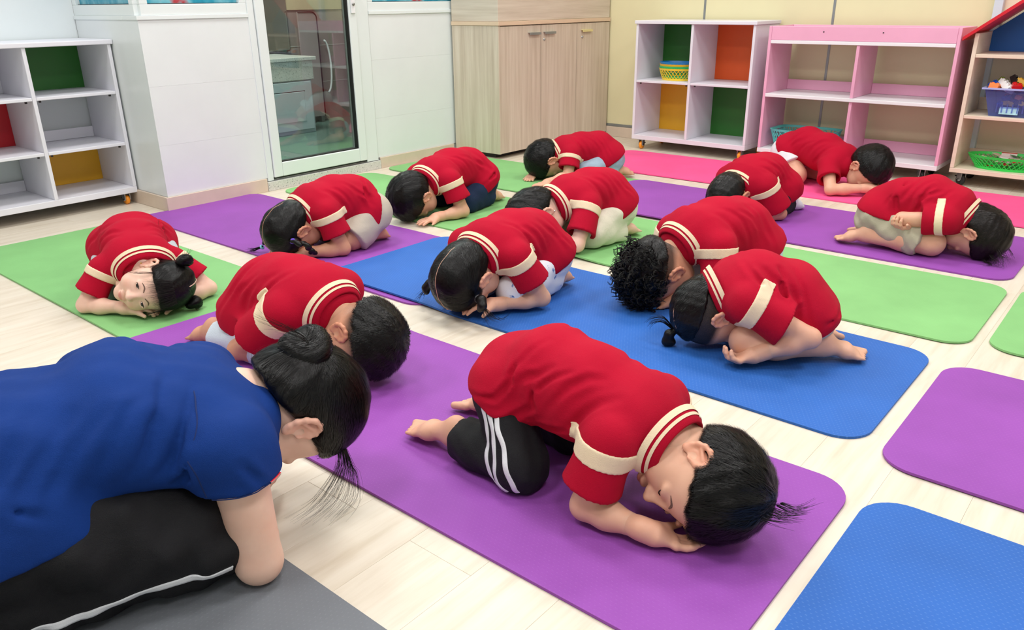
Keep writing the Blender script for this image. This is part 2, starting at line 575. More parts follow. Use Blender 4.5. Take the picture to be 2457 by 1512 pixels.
hose = tube('shower_hose', [(-5.46, 4.16 + 0.05 * math.sin(a), 0.62 - 0.2 * (1 - math.cos(a))) for a in np.linspace(0, math.pi, 12)], 0.008, M_WHITEEDGE)
tag(hose, 'thin white hose looped on the wash room wall', 'hose')

# ------------------------------------------------------------------ ceiling panels (out of the frame, they carry the lights)
for i, (x, y) in enumerate(LIGHT_SPOTS):
    cp = thing('ceiling_panel', 'square white ceiling light panel', 'ceiling light', (x, y, CEIL - 0.04), 0, 'ceiling light panels')
    h = LIGHT_W / 2
    for (lo, hi) in (((-h, -h, 0), (h, -h + 0.02, 0.04)), ((-h, h - 0.02, 0), (h, h, 0.04)), ((-h, -h + 0.02, 0), (-h + 0.02, h - 0.02, 0.04)), ((h - 0.02, -h + 0.02, 0), (h, h - 0.02, 0.04))):
        box('frame', lo, hi, M_PVC, cp, 0.002)
    box('diffuser', (-h + 0.02, -h + 0.02, 0.02), (h - 0.02, h - 0.02, 0.03), M_PVC, cp, 0)
# ------------------------------------------------------------------ furniture
M_ORWH = plain('orange caster wheel', (245, 150, 30), 0.35, 0.04)
M_STEEL = plain('zinc plated steel', (170, 172, 174), 0.3, 0.05, metal=0.8)
M_BLACKP = plain('black plastic', (24, 25, 27), 0.4, 0.05)
M_GREENB = plain('green back board', (38, 112, 34), 0.4, 0.03)
M_ORANGEB = plain('orange back board', (226, 88, 24), 0.4, 0.03)
M_YELB = plain('yellow back board', (236, 176, 34), 0.4, 0.03)
M_REDB = plain('red back board', (190, 16, 34), 0.4, 0.03)

def caster(parent, x, y, ztop, wheelmat, r=None, yaw=0.0, housing=False):
    """wheel, fork, plate and brake lever; stands on the floor"""
    r = r or (ztop - 0.012) / 2
    c, s = math.cos(yaw), math.sin(yaw)
    def W(p):
        return (x + c * p[0] - s * p[1], y + s * p[0] + c * p[1], p[2])
    bm = bmesh.new()
    box_bm(bm, (-0.02, -0.02, ztop - 0.004), (0.02, 0.02, ztop))
    box_bm(bm, (-0.014, -0.016, r), (-0.010, 0.014, ztop - 0.004))
    box_bm(bm, (0.010, -0.016, r), (0.014, 0.014, ztop - 0.004))
    f = link('caster_fork', bm_me('caster_fork', bm, M_STEEL), parent, (x, y, 0), (0, 0, yaw))
    prof = [(r * 0.25, -0.009), (r * 0.85, -0.009), (r, -0.005), (r, 0.005), (r * 0.85, 0.009), (r * 0.25, 0.009)]
    V, F = lathe_geo(prof, 20)
    w = link('wheel', me_from('wheel', V, F, wheelmat, True), f, (0, 0, r), (0, math.radians(90), 0))
    ax = tube('axle', [(-0.014, 0, r), (0.014, 0, r)], r * 0.3, M_STEEL, f, 10)
    br = box('brake_lever', (-0.008, 0.012, ztop - 0.03), (0.008, 0.036, ztop - 0.024), M_BLACKP, f, 0.001)
    return f

T = 0.016   # board thickness

def cubby(name, label, loc, rz, xs, zs, depth, backs, y_lift, board, top_overhang=0.008, top_t=0.02):
    """open cubby built in its own frame: x along the front, y depth (front at 0), z up"""
    root = thing(name, label, 'shelf unit', loc, rz)
    x0, x1 = xs[0], xs[-1]
    z0, z1 = zs[0], zs[-1]
    box('bottom_board', (x0, 0, z0), (x1, depth, z0 + 0.028), board, root)
    box('top_board', (x0 - top_overhang, -top_overhang, z1 - top_t), (x1 + top_overhang, depth, z1), board, root, 0.003)
    for i, xx in enumerate(xs):
        a = xx if i == 0 else (xx - T if i == len(xs) - 1 else xx - T / 2)
        box('side_panel' if i in (0, len(xs) - 1) else 'divider', (a, 0.0005, z0 + 0.028), (a + T, depth - 0.0005, z1 - top_t), board, root)
    for j in range(1, len(zs) - 1):
        for i in range(len(xs) - 1):
            a = xs[i] + (T if i == 0 else T / 2)
            b = xs[i + 1] - (T if i == len(xs) - 2 else T / 2)
            box('shelf', (a + 0.0005, 0.001, zs[j] - 0.007), (b - 0.0005, depth - 0.012, zs[j] + 0.007), board, root)
            for px in (a + 0.02, b - 0.02):
                box('shelf_pin', (px - 0.004, 0.02, zs[j] - 0.017), (px + 0.004, 0.028, zs[j] - 0.0072), M_BLACKP, root, 0)
    for (i, j), m in backs.items():
        a = xs[i] + (T if i == 0 else T / 2)
        b = xs[i + 1] - (T if i == len(xs) - 2 else T / 2)
        lo = zs[j] + (0.028 if j == 0 else 0.007)
        hi = zs[j + 1] - (top_t if j == len(zs) - 2 else 0.007)
        if m == 'lip':
            box('back_rail', (a + 0.0005, depth - 0.012, lo), (b - 0.0005, depth - 0.002, lo + 0.05), board, root)
        else:
            box('back_board', (a + 0.0005, depth - 0.011, lo + 0.0005), (b - 0.0005, depth - 0.003, hi - 0.0005), m, root, 0.0005)
    return root

# left cubby: stands against wall_left, its front faces +x
sh_l = cubby('cubby_shelf', 'white cubby shelf with green, red and yellow backs by the left wall',
             (-3.82, 1.728, 0), math.radians(90),
             [-1.10, -0.728, -0.366, 0.0], [0.056, 0.288, 0.522, 0.752], 0.33,
             {(2, 2): M_GREENB, (2, 1): 'lip', (2, 0): M_YELB, (1, 2): M_WHITE, (1, 1): M_REDB, (1, 0): 'lip', (0, 2): M_YELB, (0, 1): 'lip', (0, 0): M_GREENB},
             0, M_WHITE)
for (cx, cy) in ((-0.045, 0.035), (-1.05, 0.035), (-0.045, 0.29), (-1.05, 0.29)):
    caster(sh_l, cx, cy, 0.056, M_ORWH)

# right cubby 2 x 2
sh_r = cubby('cubby_shelf', 'white two by two cubby shelf with green, orange and yellow backs by the yellow wall',
             (-2.745, 4.452, 0), 0, [0.0, 0.382, 0.772], [0.062, 0.420, 0.776], 0.325,
             {(0, 1): M_GREENB, (1, 1): M_ORANGEB, (0, 0): M_YELB, (1, 0): M_GREENB}, 0, M_WHITE)
for (cx, cy) in ((0.06, 0.03), (0.735, 0.03), (0.06, 0.29), (0.735, 0.29)):
    caster(sh_r, cx, cy, 0.062, M_ORWH)

# ---- tall wardrobe in the corner
def cab_mat():
    t = NT('pale ash laminate')
    v = t.coord('Object', (26, 26, 1.3))
    f1 = t.noise(v, 1.5, 6, 0.6)
    t.l(t.ramp(f1, [(0.25, lin((188, 172, 154))), (0.5, lin((206, 192, 174))), (0.75, lin((220, 208, 192)))]), t.b.inputs['Base Color'])
    t.setp(Roughness=0.38)
    return t.m
M_ASH = cab_mat()
M_ASHH = None
def cab_mat_h():
    t = NT('pale ash laminate, level grain')
    v = t.coord('Object', (1.3, 1.3, 26))
    f1 = t.noise(v, 1.5, 6, 0.6)
    t.l(t.ramp(f1, [(0.25, lin((190, 175, 157))), (0.5, lin((208, 195, 178))), (0.75, lin((222, 211, 195)))]), t.b.inputs['Base Color'])
    t.setp(Roughness=0.38)
    return t.m
M_ASHH = cab_mat_h()
M_ASHEDGE = plain('warm edge band', (222, 196, 168), 0.4, 0.03)
cab = thing('wardrobe', 'tall pale wood wardrobe with low doors in the far corner', 'wardrobe', (-3.16, 3.64, 0))
def cbox(name, lo, hi, mat, parent=None, bevel=0.0015):
    return box(name, (lo[0] + 3.16, lo[1] - 3.64, lo[2]), (hi[0] + 3.16, hi[1] - 3.64, hi[2]), mat, parent or cab, bevel)
cbox('carcass', (-3.530, 3.658, 0.03), (-3.18, 4.785, 0.762), M_ASH)
cbox('side_panel', (-3.530, 3.64, 0.03), (-3.163, 3.658, 0.762), M_ASH)
cbox('gap_shade', (-3.5, 3.68, 0.0), (-3.23, 4.77, 0.03), M_BLACKP)  # recessed black block, its colour standing in for the shadow gap under the wardrobe
cbox('cornice_band', (-3.532, 3.636, 0.763), (-3.156, 4.787, 0.785), M_ASHEDGE)
cbox('upper_body', (-3.530, 3.64, 0.786), (-3.163, 4.785, 2.2), M_ASHH)
doors = [(3.642, 4.034), (4.038, 4.408), (4.412, 4.785)]
for k, (a, b) in enumerate(doors):
    d_ = cbox('door', (-3.1795, a, 0.032), (-3.161, b, 0.757), M_ASH)
    hy = (a + b) / 2
    hc = [3.964, 4.113, 4.509][k]
    bm = bmesh.new()
    box_bm(bm, (0.009, hc - hy - 0.054, 0.682), (0.028, hc - hy + 0.054, 0.686))
    box_bm(bm, (0.024, hc - hy - 0.054, 0.672), (0.028, hc - hy + 0.054, 0.682))
    h_ = link('handle', bm_me('handle', bm, [M_STEEL, M_STEEL, plain('pale yellow handle', (226, 214, 150), 0.3)][k], 0.001), d_)
    if k > 0:
        V, F = lathe_geo([(0.0, 0.007), (0.006, 0.007), (0.008, 0.0)], 14)
        link('key_lock', me_from('key_lock', V, F, M_STEEL, True), d_, (0.0092, [0, 4.067, 4.468][k] - hy, 0.641), (0, math.radians(90), 0))

# ---- pink open shelf
M_PINK = plain('pink painted board', (234, 172, 200), 0.35, 0.03)
M_PINKD = M_PINK
pk = thing('display_shelf', 'pink open-backed shelf with white shelf boards by the yellow wall', 'shelf unit', (-1.895, 4.45, 0))
def pbox(name, lo, hi, mat, parent=None, bevel=0.002):
    return box(name, lo, hi, mat, parent or pk, bevel)
PWD, PD = 0.957, 0.31
pbox('bottom_board', (0, -0.004, 0.068), (PWD, PD, 0.092), M_WHITEEDGE)
for xx in (0.0, PWD - 0.016):
    pbox('side_panel', (xx, 0.0, 0.0925), (xx + 0.016, PD, 0.752), M_PINK)
pbox('front_rail', (0.0165, 0.0, 0.680), (PWD - 0.0165, 0.014, 0.752), M_PINK)
pbox('back_rail', (0.0165, PD - 0.014, 0.680), (PWD - 0.0165, PD, 0.752), M_PINK)
pbox('top_shelf', (0.0165, -0.002, 0.662), (PWD - 0.0165, PD, 0.6795), M_WHITEEDGE)
pbox('middle_shelf', (0.0165, -0.006, 0.378), (PWD - 0.0165, PD, 0.396), M_WHITEEDGE)
pbox('divider', (0.478, 0.002, 0.3965), (0.494, PD - 0.001, 0.6615), M_PINK)
pbox('divider', (0.478, 0.002, 0.0925), (0.494, PD - 0.001, 0.3775), M_PINK)
for (a, b) in ((0.0165, 0.4775), (0.4945, PWD - 0.0165)):
    pbox('back_lip', (a, PD - 0.012, 0.3965), (b, PD, 0.452), M_PINK)
    pbox('back_lip', (a, PD - 0.012, 0.0925), (b, PD, 0.150), M_PINK)
for sx in (0.30, 0.60):
    V, F = lathe_geo([(0.0, 0.002), (0.003, 0.002), (0.0035, 0.0)], 10)
    link('screw_hole', me_from('screw_hole', V, F, M_BLACKP), pk, (sx, -0.0002, 0.725), (math.radians(90), 0, 0))
for (cx, cy) in ((0.07, 0.05), (PWD - 0.08, 0.05), (0.07, 0.26), (PWD - 0.08, 0.26)):
    caster(pk, cx, cy, 0.068, M_BLACKP, None, 0.6)

# ---- wooden house shelf at the right edge
M_BIRCH = wood('birch board', (222, 206, 182), (236, 224, 204), (2, 2, 18), 0.45)
M_ROOF = plain('red painted roof board', (206, 24, 44), 0.35, 0.03)
M_BLUEB = plain('blue back board', (12, 92, 176), 0.4, 0.03)
hs = thing('house_shelf', 'birch shelf shaped like a house with a red roof and blue gable back', 'shelf unit', (-0.885, 4.47, 0))
HW, HD = 0.80, 0.30
def hbox(name, lo, hi, mat, parent=None, bevel=0.002):
    return box(name, lo, hi, mat, parent or hs, bevel)
hbox('bottom_board', (0, -0.002, 0.068), (HW, HD, 0.090), M_BIRCH)
for xx in (0.0, HW - 0.018):
    hbox('side_panel', (xx, 0, 0.0905), (xx + 0.018, HD, 0.728), M_BIRCH)
hbox('shelf', (0.0185, 0.0, 0.334), (HW - 0.0185, HD - 0.006, 0.350), M_BIRCH)
hbox('shelf', (0.0185, 0.0, 0.618), (HW - 0.0185, HD - 0.006, 0.634), M_BIRCH)
for zz in (0.0905, 0.3505):
    hbox('back_lip', (0.0185, HD - 0.012, zz), (HW - 0.0185, HD, zz + 0.06), M_BIRCH)
ap = 0.728 + 0.756 * HW / 2
prism('gable_back', [(0.019, 0.635), (HW - 0.019, 0.635), (HW - 0.019, 0.73), (HW / 2, ap - 0.012), (0.019, 0.73)], HD - 0.012, HD - 0.002, M_BLUEB, hs, 'Y')
t_ = 0.016
for s in (-1, 1):
    def XX(v):
        return v if s < 0 else HW - v
    pts = [(XX(-0.045), 0.735 - 0.045 * 0.756 - 0.006), (XX(HW / 2), ap), (XX(HW / 2), ap + t_ * 1.25), (XX(-0.045), 0.735 - 0.045 * 0.756 + t_ - 0.006)]
    if s > 0:
        pts = [(a + 0.0005, b) for a, b in pts][::-1]
    prism('roof_board', pts, -0.03, HD + 0.004, M_ROOF, hs, 'Y')
for (cx, cy) in ((0.05, 0.05), (HW - 0.06, 0.05), (0.05, 0.25), (HW - 0.06, 0.25)):
    caster(hs, cx, cy, 0.068, M_BLACKP, None, 0.9)

# ------------------------------------------------------------------ baskets and toys
def lattice_basket(name, label, loc, rz, a, b, h, mat, taper=0.82, n=34, tilt=0, square=2.0, rim=0.006, group=None):
    """oval basket: rim, floor and crossing slanted strips"""
    root = thing(name, label, 'basket', loc, rz, group)
    def ring(t, k):
        ang = 2 * math.pi * k
        c, s = math.cos(ang), math.sin(ang)
        e = 2.0 / square
        return (a * t * math.copysign(abs(c) ** e, c), b * t * math.copysign(abs(s) ** e, s))
    V, F = [], []
    def band(z0, z1, t0, t1, th):
        base = len(V)
        m = 48
        for i in range(m):
            x0, y0 = ring(t0, i / m); x1, y1 = ring(t1, i / m)
            f0, f1 = 1 - th / max(a, b), 1 - th / max(a, b)
            V.extend([(x0, y0, z0), (x1, y1, z1), (x1 * f1, y1 * f1, z1), (x0 * f0, y0 * f0, z0)])
        for i in range(m):
            p, q = base + 4 * i, base + 4 * ((i + 1) % m)
            for u in range(4):
                w = (u + 1) % 4
                F.append((p + u, q + u, q + w, p + w))
    band(h - 0.012, h, 1.0, 1.045, 0.008)
    link('rim', me_from('rim', V, F, mat, False), root)
    V, F = [], []
    band(0.0, 0.012, taper, taper + 0.02, 0.004)
    m = 48
    base = len(V)
    V.append((0, 0, 0.002))
    for i in range(m):
        x, y = ring(taper, i / m); V.append((x, y, 0.002))
    for i in range(m):
        F.append((base, base + 1 + i, base + 1 + (i + 1) % m))
    link('base', me_from('base', V, F, mat, False), root)
    V, F = [], []
    for sgn in (-1, 1):
        for i in range(n):
            k0 = i / n
            pts = []
            for s in np.linspace(0, 1, 4):
                k = k0 + sgn * s * 1.6 / n
                t = taper + (1 - taper) * s
                x, y = ring(t * (0.992 if sgn > 0 else 1.0), k)
                pts.append((x, y, 0.010 + (h - 0.02) * s))
            v, f = tube_geo(pts, 0.0022, 4, False)
            off = len(V)
            V.extend(v); F.extend([tuple(q + off for q in ff) for ff in f])
    link('lattice', me_from('lattice', V, F, mat, True), root)
    return root

M_BY = plain('yellow basket plastic', (240, 206, 50), 0.35, 0.03)
M_BG = plain('green basket plastic', (40, 190, 110), 0.35, 0.03)
M_BO = plain('amber basket plastic', (240, 180, 30), 0.35, 0.03)
M_BB = plain('blue basket plastic', (16, 130, 205), 0.35, 0.03)
M_TEAL = plain('teal basket plastic', (96, 206, 200), 0.35, 0.03)
M_LIME = plain('lime green basket plastic', (48, 214, 84), 0.35, 0.03)
bx, by, bz = -2.515, 4.585, 0.4275
for k, (m, lab, dz) in enumerate(((M_BY, 'yellow lattice basket at the bottom of the nested stack', 0), (M_BG, 'green lattice basket nested just above the lowest yellow one', 0.013),
                            (M_BO, 'amber lattice basket nested under the blue one', 0.025), (M_BB, 'blue lattice basket at the top of the nested stack', 0.038))):
    lattice_basket('basket', lab, (bx, by, bz + dz), 0, 0.118 - k * 0.0012, 0.085 - k * 0.0012, 0.07, m, 0.84, 30, group='nested baskets in the cubby')
teal = lattice_basket('basket', 'rectangular teal basket in the pink shelf behind the kneeling child', (-1.68, 4.60, 0.0925), 0, 0.175, 0.115, 0.105, M_TEAL, 0.86, 40, square=6)
lime = lattice_basket('basket', 'lime green oval basket of cards on the bottom of the house shelf', (-0.665, 4.585, 0.0905), 0, 0.165, 0.095, 0.066, M_LIME, 0.8, 40)

def flat_cards():
    r = random.Random(5)
    kinds = [((205, 30, 40), 'red'), ((240, 240, 236), 'white'), ((40, 120, 70), 'green'), ((225, 215, 190), 'cream')]
    for i in range(16):
        rgb, nm = kinds[i % 4]
        a = r.uniform(0, 6.28); rr = math.sqrt(r.random())
        x = -0.665 + 0.105 * rr * math.cos(a); y = 4.585 + 0.05 * rr * math.sin(a)
        o = box('game_card', (-0.021, -0.014, 0), (0.021, 0.014, 0.003), plain('%s card' % nm, rgb, 0.4), None, 0.0005)
        o.location = (x, y, 0.103 + i * 0.0033)
        o.rotation_euler = (r.uniform(-.2, .2), r.uniform(-.2, .2), r.uniform(0, 3.1))
        tag(o, 'small %s card lying in the lime green basket' % nm, 'card', 'cards in the lime green basket')
flat_cards()
o = box('game_card', (-0.034, -0.0015, 0), (0.034, 0.0015, 0.046), plain('picture card', (240, 232, 226), 0.4, 0.02), None, 0.0005)
o.location = (-0.66, 4.61, 0.135); o.rotation_euler = (math.radians(-58), 0, math.radians(6))
tag(o, 'large white card with a red border on top of the lime green basket', 'card', 'cards in the lime green basket')
fr_ = []
for (lo, hi) in (((-0.034, -0.0026, 0.042), (0.034, -0.0016, 0.046)), ((-0.034, -0.0026, 0), (0.034, -0.0016, 0.004))):
    box('red_border', lo, hi, plain('red card', (205, 30, 40), 0.4), o, 0)

# clear plastic crate with toy bricks
def crate_mat():
    t = NT('clear bluish plastic')
    out = t.t.nodes['Material Output']
    tr = t.n('ShaderNodeBsdfTransparent'); tr.inputs[0].default_value = lin((214, 220, 244))
    t.setp(Roughness=0.15)
    t.b.inputs['Base Color'].default_value = lin((140, 155, 220))
    mx = t.n('ShaderNodeMixShader'); mx.inputs[0].default_value = 0.20
    t.l(tr.outputs[0], mx.inputs[1]); t.l(t.b.outputs[0], mx.inputs[2])
    t.l(mx.outputs[0], out.inputs['Surface'])
    return t.m
M_CRATE = crate_mat()
crate = thing('plastic_crate', 'clear bluish plastic crate of toy bricks on the house shelf', 'crate', (-0.60, 4.60, 0.3505))
cw, cd, ch = 0.20, 0.115, 0.125
def tapered_wall(name, pts_b, pts_t):
    V = list(pts_b) + list(pts_t)
    return V
for (name, A, B) in (('crate_wall', (-1, -1), (1, -1)), ('crate_wall', (1, -1), (1, 1)), ('crate_wall', (1, 1), (-1, 1)), ('crate_wall', (-1, 1), (-1, -1))):
    bl, br = (A[0] * cw * 0.84, A[1] * cd * 0.84, 0.003), (B[0] * cw * 0.84, B[1] * cd * 0.84, 0.003)
    tl, tr = (A[0] * cw, A[1] * cd, ch), (B[0] * cw, B[1] * cd, ch)
    V = [bl, br, tr, tl] + [(p[0] * 0.98, p[1] * 0.98, p[2]) for p in (bl, br, tr, tl)]
    F = [(0, 1, 2, 3), (7, 6, 5, 4), (0, 4, 5, 1), (1, 5, 6, 2), (2, 6, 7, 3), (3, 7, 4, 0)]
    link(name, me_from(name, V, F, M_CRATE), crate)
box('crate_floor', (-cw * 0.84, -cd * 0.84, 0), (cw * 0.84, cd * 0.84, 0.003), M_CRATE, crate, 0)
V, F = [], []
for i, (x, y) in enumerate(((-1, -1), (1, -1), (1, 1), (-1, 1))):
    for (e, z) in ((1.0, ch), (1.06, ch), (1.06, ch + 0.008), (1.0, ch + 0.008)):
        V.append((x * (cw + (e - 1) * 0.2), y * (cd + (e - 1) * 0.2), z))
for i in range(4):
    j = (i + 1) % 4
    for u in range(4):
        w = (u + 1) % 4
        F.append((i * 4 + u, j * 4 + u, j * 4 + w, i * 4 + w))
link('crate_rim', me_from('crate_rim', V, F, plain('clear rim plastic', (170, 182, 230), 0.15)), crate)
for k in range(13):
    xx = -0.14 + k * 0.022
    box('crate_rib', (xx, -cd * 0.93 - 0.002, 0.02), (xx + 0.006, -cd * 0.93 + 0.001, 0.06), M_CRATE, crate, 0)
lab_ = box('paper_label', (-0.125, -cd * 0.885 - 0.004, 0.012), (-0.045, -cd * 0.885 - 0.003, 0.046), plain('pale teal label', (170, 214, 222), 0.5, 0.15, 60), crate, 0)
lab_.rotation_euler = (math.radians(-8), 0, 0)

def brick_mesh(nx, ny, mat):
    bm = bmesh.new()
    u = 0.016
    box_bm(bm, (-nx * u / 2, -ny * u / 2, 0), (nx * u / 2, ny * u / 2, 0.019))
    for i in range(nx):
        for j in range(ny):
            m = Matrix.Translation(((i - (nx - 1) / 2) * u, (j - (ny - 1) / 2) * u, 0.0205))
            bmesh.ops.create_cone(bm, cap_ends=True, segments=8, radius1=0.005, radius2=0.005, depth=0.004, matrix=m)
    return bm_me('toy_brick', bm, mat)
brick_cols = {'red': (214, 22, 30), 'white': (240, 240, 238), 'blue': (10, 80, 180), 'yellow': (245, 190, 20), 'olive green': (120, 140, 20), 'black': (30, 26, 26), 'orange': (240, 120, 20), 'teal': (30, 160, 150)}
rb = random.Random(11)
bmeshes = {c: brick_mesh(2, 4 if i % 2 else 2, plain(c + ' brick plastic', rgb, 0.3)) for i, (c, rgb) in enumerate(brick_cols.items())}
names = list(brick_cols)
for k in range(40):
    c = names[k % len(names)]
    lay = k // 10
    o = link('toy_brick', bmeshes[c], None, (-0.60 + rb.uniform(-0.13, 0.13), 4.60 + rb.uniform(-0.06, 0.06), 0.3505 + 0.020 + lay * 0.026),
             (rb.uniform(-.5, .5), rb.uniform(-.5, .5), rb.uniform(0, 6.28)))
    tag(o, 'small %s toy brick inside the clear crate' % c, 'toy brick', 'toy bricks in the clear crate')
for (c, x, y, z, rx, ry, rz) in (('blue', -0.770, 4.545, 0.480, 0.3, -0.6, 0.3), ('olive green', -0.752, 4.590, 0.492, 0.3, 0.5, 0.5), ('white', -0.728, 4.530, 0.480, 0.5, 0.35, 0.9), ('black', -0.700, 4.575, 0.490, 0.9, 0.5, 1.1),
                               ('red', -0.680, 4.525, 0.478, 0.2, 0.2, 0.3), ('yellow', -0.655, 4.570, 0.486, 0.4, 0.3, 1.3), ('orange', -0.768, 4.515, 0.474, 0.1, 0.3, 1.4), ('teal', -0.62, 4.55, 0.482, .3, .2, .8), ('red', -0.58, 4.58, 0.482, .5, .1, 2.0), ('white', -0.54, 4.54, 0.480, .1, .5, .2), ('yellow', -0.49, 4.57, 0.480, .2, .4, 1.0)):
    o = link('toy_brick', bmeshes[c], None, (x, y, z), (rx, ry, rz))
    o.scale = (1.3,) * 3
    tag(o, 'larger %s toy brick heaped %s above the crate rim' % (c, 'at the left end' if x < -.63 else 'at the right end'), 'toy brick', 'toy bricks in the clear crate')

# ------------------------------------------------------------------ yoga mats
def mat_material(name, rgb, rgb2, dash=0.35):
    t = NT(name)
    v = t.coord('Object')
    br = t.n('ShaderNodeTexBrick')
    br.inputs['Scale'].default_value = 62
    br.inputs['Mortar Size'].default_value = 0.30
    br.inputs['Mortar Smooth'].default_value = 0.5
    br.inputs['Brick Width'].default_value = 0.6
    br.inputs['Row Height'].default_value = 0.5
    br.offset = 0.5
    t.l(v, br.inputs['Vector'])
    c0, c1 = lin(rgb), lin(rgb2)
    big = t.noise(v, 3.5, 5)
    sp = t.noise(v, 320, 2)
    base = t.ramp(big, [(0.3, tuple(x * 0.90 for x in c0[:3]) + (1,)), (0.7, tuple(min(1, x * 1.08) for x in c0[:3]) + (1,))])
    dashes = t.n('ShaderNodeMath', operation='MULTIPLY')
    dashes.inputs[1].default_value = dash
    inv = t.n('ShaderNodeMath', operation='SUBTRACT'); inv.inputs[0].default_value = 1.0
    t.l(br.outputs['Fac'], inv.inputs[1])
    m2 = t.n('ShaderNodeMath', operation='MULTIPLY')
    t.l(inv.outputs[0], m2.inputs[0]); t.l(sp, m2.inputs[1])
    t.l(m2.outputs[0], dashes.inputs[0])
    t.l(t.mix(dashes.outputs[0], base, c1), t.b.inputs['Base Color'])
    t.setp(Roughness=0.62)
    t.b.inputs['Specular IOR Level'].default_value = 0.35
    t.bump(m2.outputs[0], 0.35, 0.0015)
    return t.m
MT = {'purple': mat_material('purple foam', (144, 72, 166), (190, 132, 208), 0.35),
      'green': mat_material('green foam', (128, 186, 118), (158, 206, 150), 0.2),
      'blue': mat_material('blue foam', (40, 98, 180), (122, 166, 222), 0.75),
      'pink': mat_material('pink foam', (248, 88, 150), (255, 150, 195), 0.2),
      'grey': mat_material('grey foam', (112, 116, 122), (150, 154, 160), 0.5)}
MTH = 0.006
def yoga_mat(label, color, x0, x1, y0, y1, rot=0.0, lift=None, r=0.075, gap=0.0):
    """mat slab; lift = (xa, xb, height): raised where it lies on a neighbour, easing down between xa and xb"""
    cx, cy = (x0 + x1) / 2, (y0 + y1) / 2
    L, W = (x1 - x0) / 2, (y1 - y0) / 2
    nxs = 56
    us = np.linspace(-L, L, nxs)
    # add dense columns at the rounded ends
    ext = [L - r + r * math.sin(a) for a in np.linspace(0, math.pi / 2, 9)]
    us = sorted(set([round(float(u), 4) for u in us if abs(u) < L - r] + [round(e, 4) for e in ext] + [round(-e, 4) for e in ext]))
    def half(u):
        e = abs(u) - (L - r)
        return W if e <= 0 else W - r + math.sqrt(max(0.0, r * r - e * e))
    def zoff(u):
        if not lift:
            return 0.0
        xa, xb, h = lift
        t = min(1, max(0, ((u + cx) - xa) / (xb - xa)))
        t = t * t * (3 - 2 * t)
        return h * (1 - t)
    rngm = random.Random(int(abs(x0 * 100 + y0 * 37)))
    ph = rngm.uniform(0, 6)
    V, F = [], []
    m = 9
    for u in us:
        hw = half(u)
        for j in range(m):
            w = -hw + 2 * hw * j / (m - 1)
            wav = 0.0012 * (1 + math.sin(u * 5 + ph)) * (abs(w) / W) ** 3
            V.append((u, w, MTH + zoff(u) + wav))
    n = len(us)
    for i in range(n - 1):
        for j in range(m - 1):
            a = i * m + j
            F.append((a, a + m, a + m + 1, a + 1))
    # underside
    off = len(V)
    for p in list(V):
        V.append((p[0], p[1], p[2] - MTH + 0.0004))
    for i in range(n - 1):
        for j in range(m - 1):
            a = off + i * m + j
            F.append((a, a + 1, a + m + 1, a + m))
    ring = [i * m for i in range(n)] + [(n - 1) * m + j for j in range(1, m)] + [i * m + m - 1 for i in range(n - 2, -1, -1)] + [j for j in range(m - 2, 0, -1)]
    for k in range(len(ring)):
        a, b = ring[k], ring[(k + 1) % len(ring)]
        F.append((a, off + a, off + b, b))
    bm = bmesh.new()
    vs = [bm.verts.new(p) for p in V]
    for f in F:
        try:
            bm.faces.new([vs[q] for q in f])
        except ValueError:
            pass
    bmesh.ops.remove_doubles(bm, verts=bm.verts, dist=0.00005)
    bmesh.ops.recalc_face_normals(bm, faces=bm.faces)
    o = link('yoga_mat', bm_me('yoga_mat', bm, MT[color]), None, (cx, cy, 0.0), (0, 0, rot))
    return tag(o, label, 'yoga mat', 'yoga mats on the floor')

K = 0.89
def U(v):
    return v * K
LM = 1.83
yoga_mat('green mat at the left edge under the girl facing the camera', 'green', U(-3.956), U(-3.956) + LM, U(0.985), U(1.640), math.radians(-0.4))
yoga_mat('long purple mat under the boy in striped black trousers', 'purple', U(-2.435), U(-2.435) + LM, U(0.920), U(1.606), 0, (-1.74, -1.55, MTH + 0.003))
yoga_mat('purple mat by the skirting under the girl with braids', 'purple', U(-3.985), U(-3.985) + LM, U(1.776), U(2.455))
yoga_mat('long blue mat with a dashed texture under three bowing children', 'blue', U(-2.487), U(-2.487) + LM, U(1.796), U(2.468), 0, (-1.75, -1.55, MTH + 0.003))
yoga_mat('green mat in front of the glazed door under the boy in dark jeans', 'green', U(-3.925), U(-3.925) + LM, U(2.582), U(3.250))
yoga_mat('green mat right of centre behind the boy with the ponytail', 'green', U(-0.370) - LM, U(-0.370), U(2.580), U(3.265), 0, (-1.69, -1.5, MTH + 0.003))
yoga_mat('green mat farthest back, beside the wardrobe', 'green', U(-3.94), U(-3.94) + LM, U(3.385), U(4.07))
yoga_mat('purple mat at the right under the child with clasped hands', 'purple', U(-0.385) - LM, U(-0.385), U(3.335), U(4.045), 0, (-1.68, -1.5, MTH + 0.003))
yoga_mat('pink mat in front of the white cubby at the back', 'pink', -2.72, -2.72 + LM, U(4.24), U(4.915), 0)
yoga_mat('pink mat running out of the frame at the right', 'pink', -0.99, -0.99 + LM, U(4.238), U(4.912), 0, (-0.89, -0.75, MTH + 0.003))
yoga_mat('green mat cut off by the right edge of the frame', 'green', U(-0.330), U(-0.330) + LM, U(2.615), U(3.30), math.radians(0.3))
yoga_mat('purple mat at the right, between the green and blue end mats', 'purple', U(-0.385), U(-0.385) + LM, U(1.735), U(2.420))
yoga_mat('blue mat in the lower right corner', 'blue', U(-0.345), U(-0.345) + LM, U(0.915), U(1.600))
gm = yoga_mat('grey mat under the woman in the blue shirt', 'grey', -0.915, 0.915, -0.305, 0.305)
gm.rotation_euler = (0, 0, math.radians(90)); gm.location = (-0.975, 0.595 - 0.915, 0)
# ------------------------------------------------------------------ implicit-surface modelling for people
def V3(*a):
    return np.array(a, float)

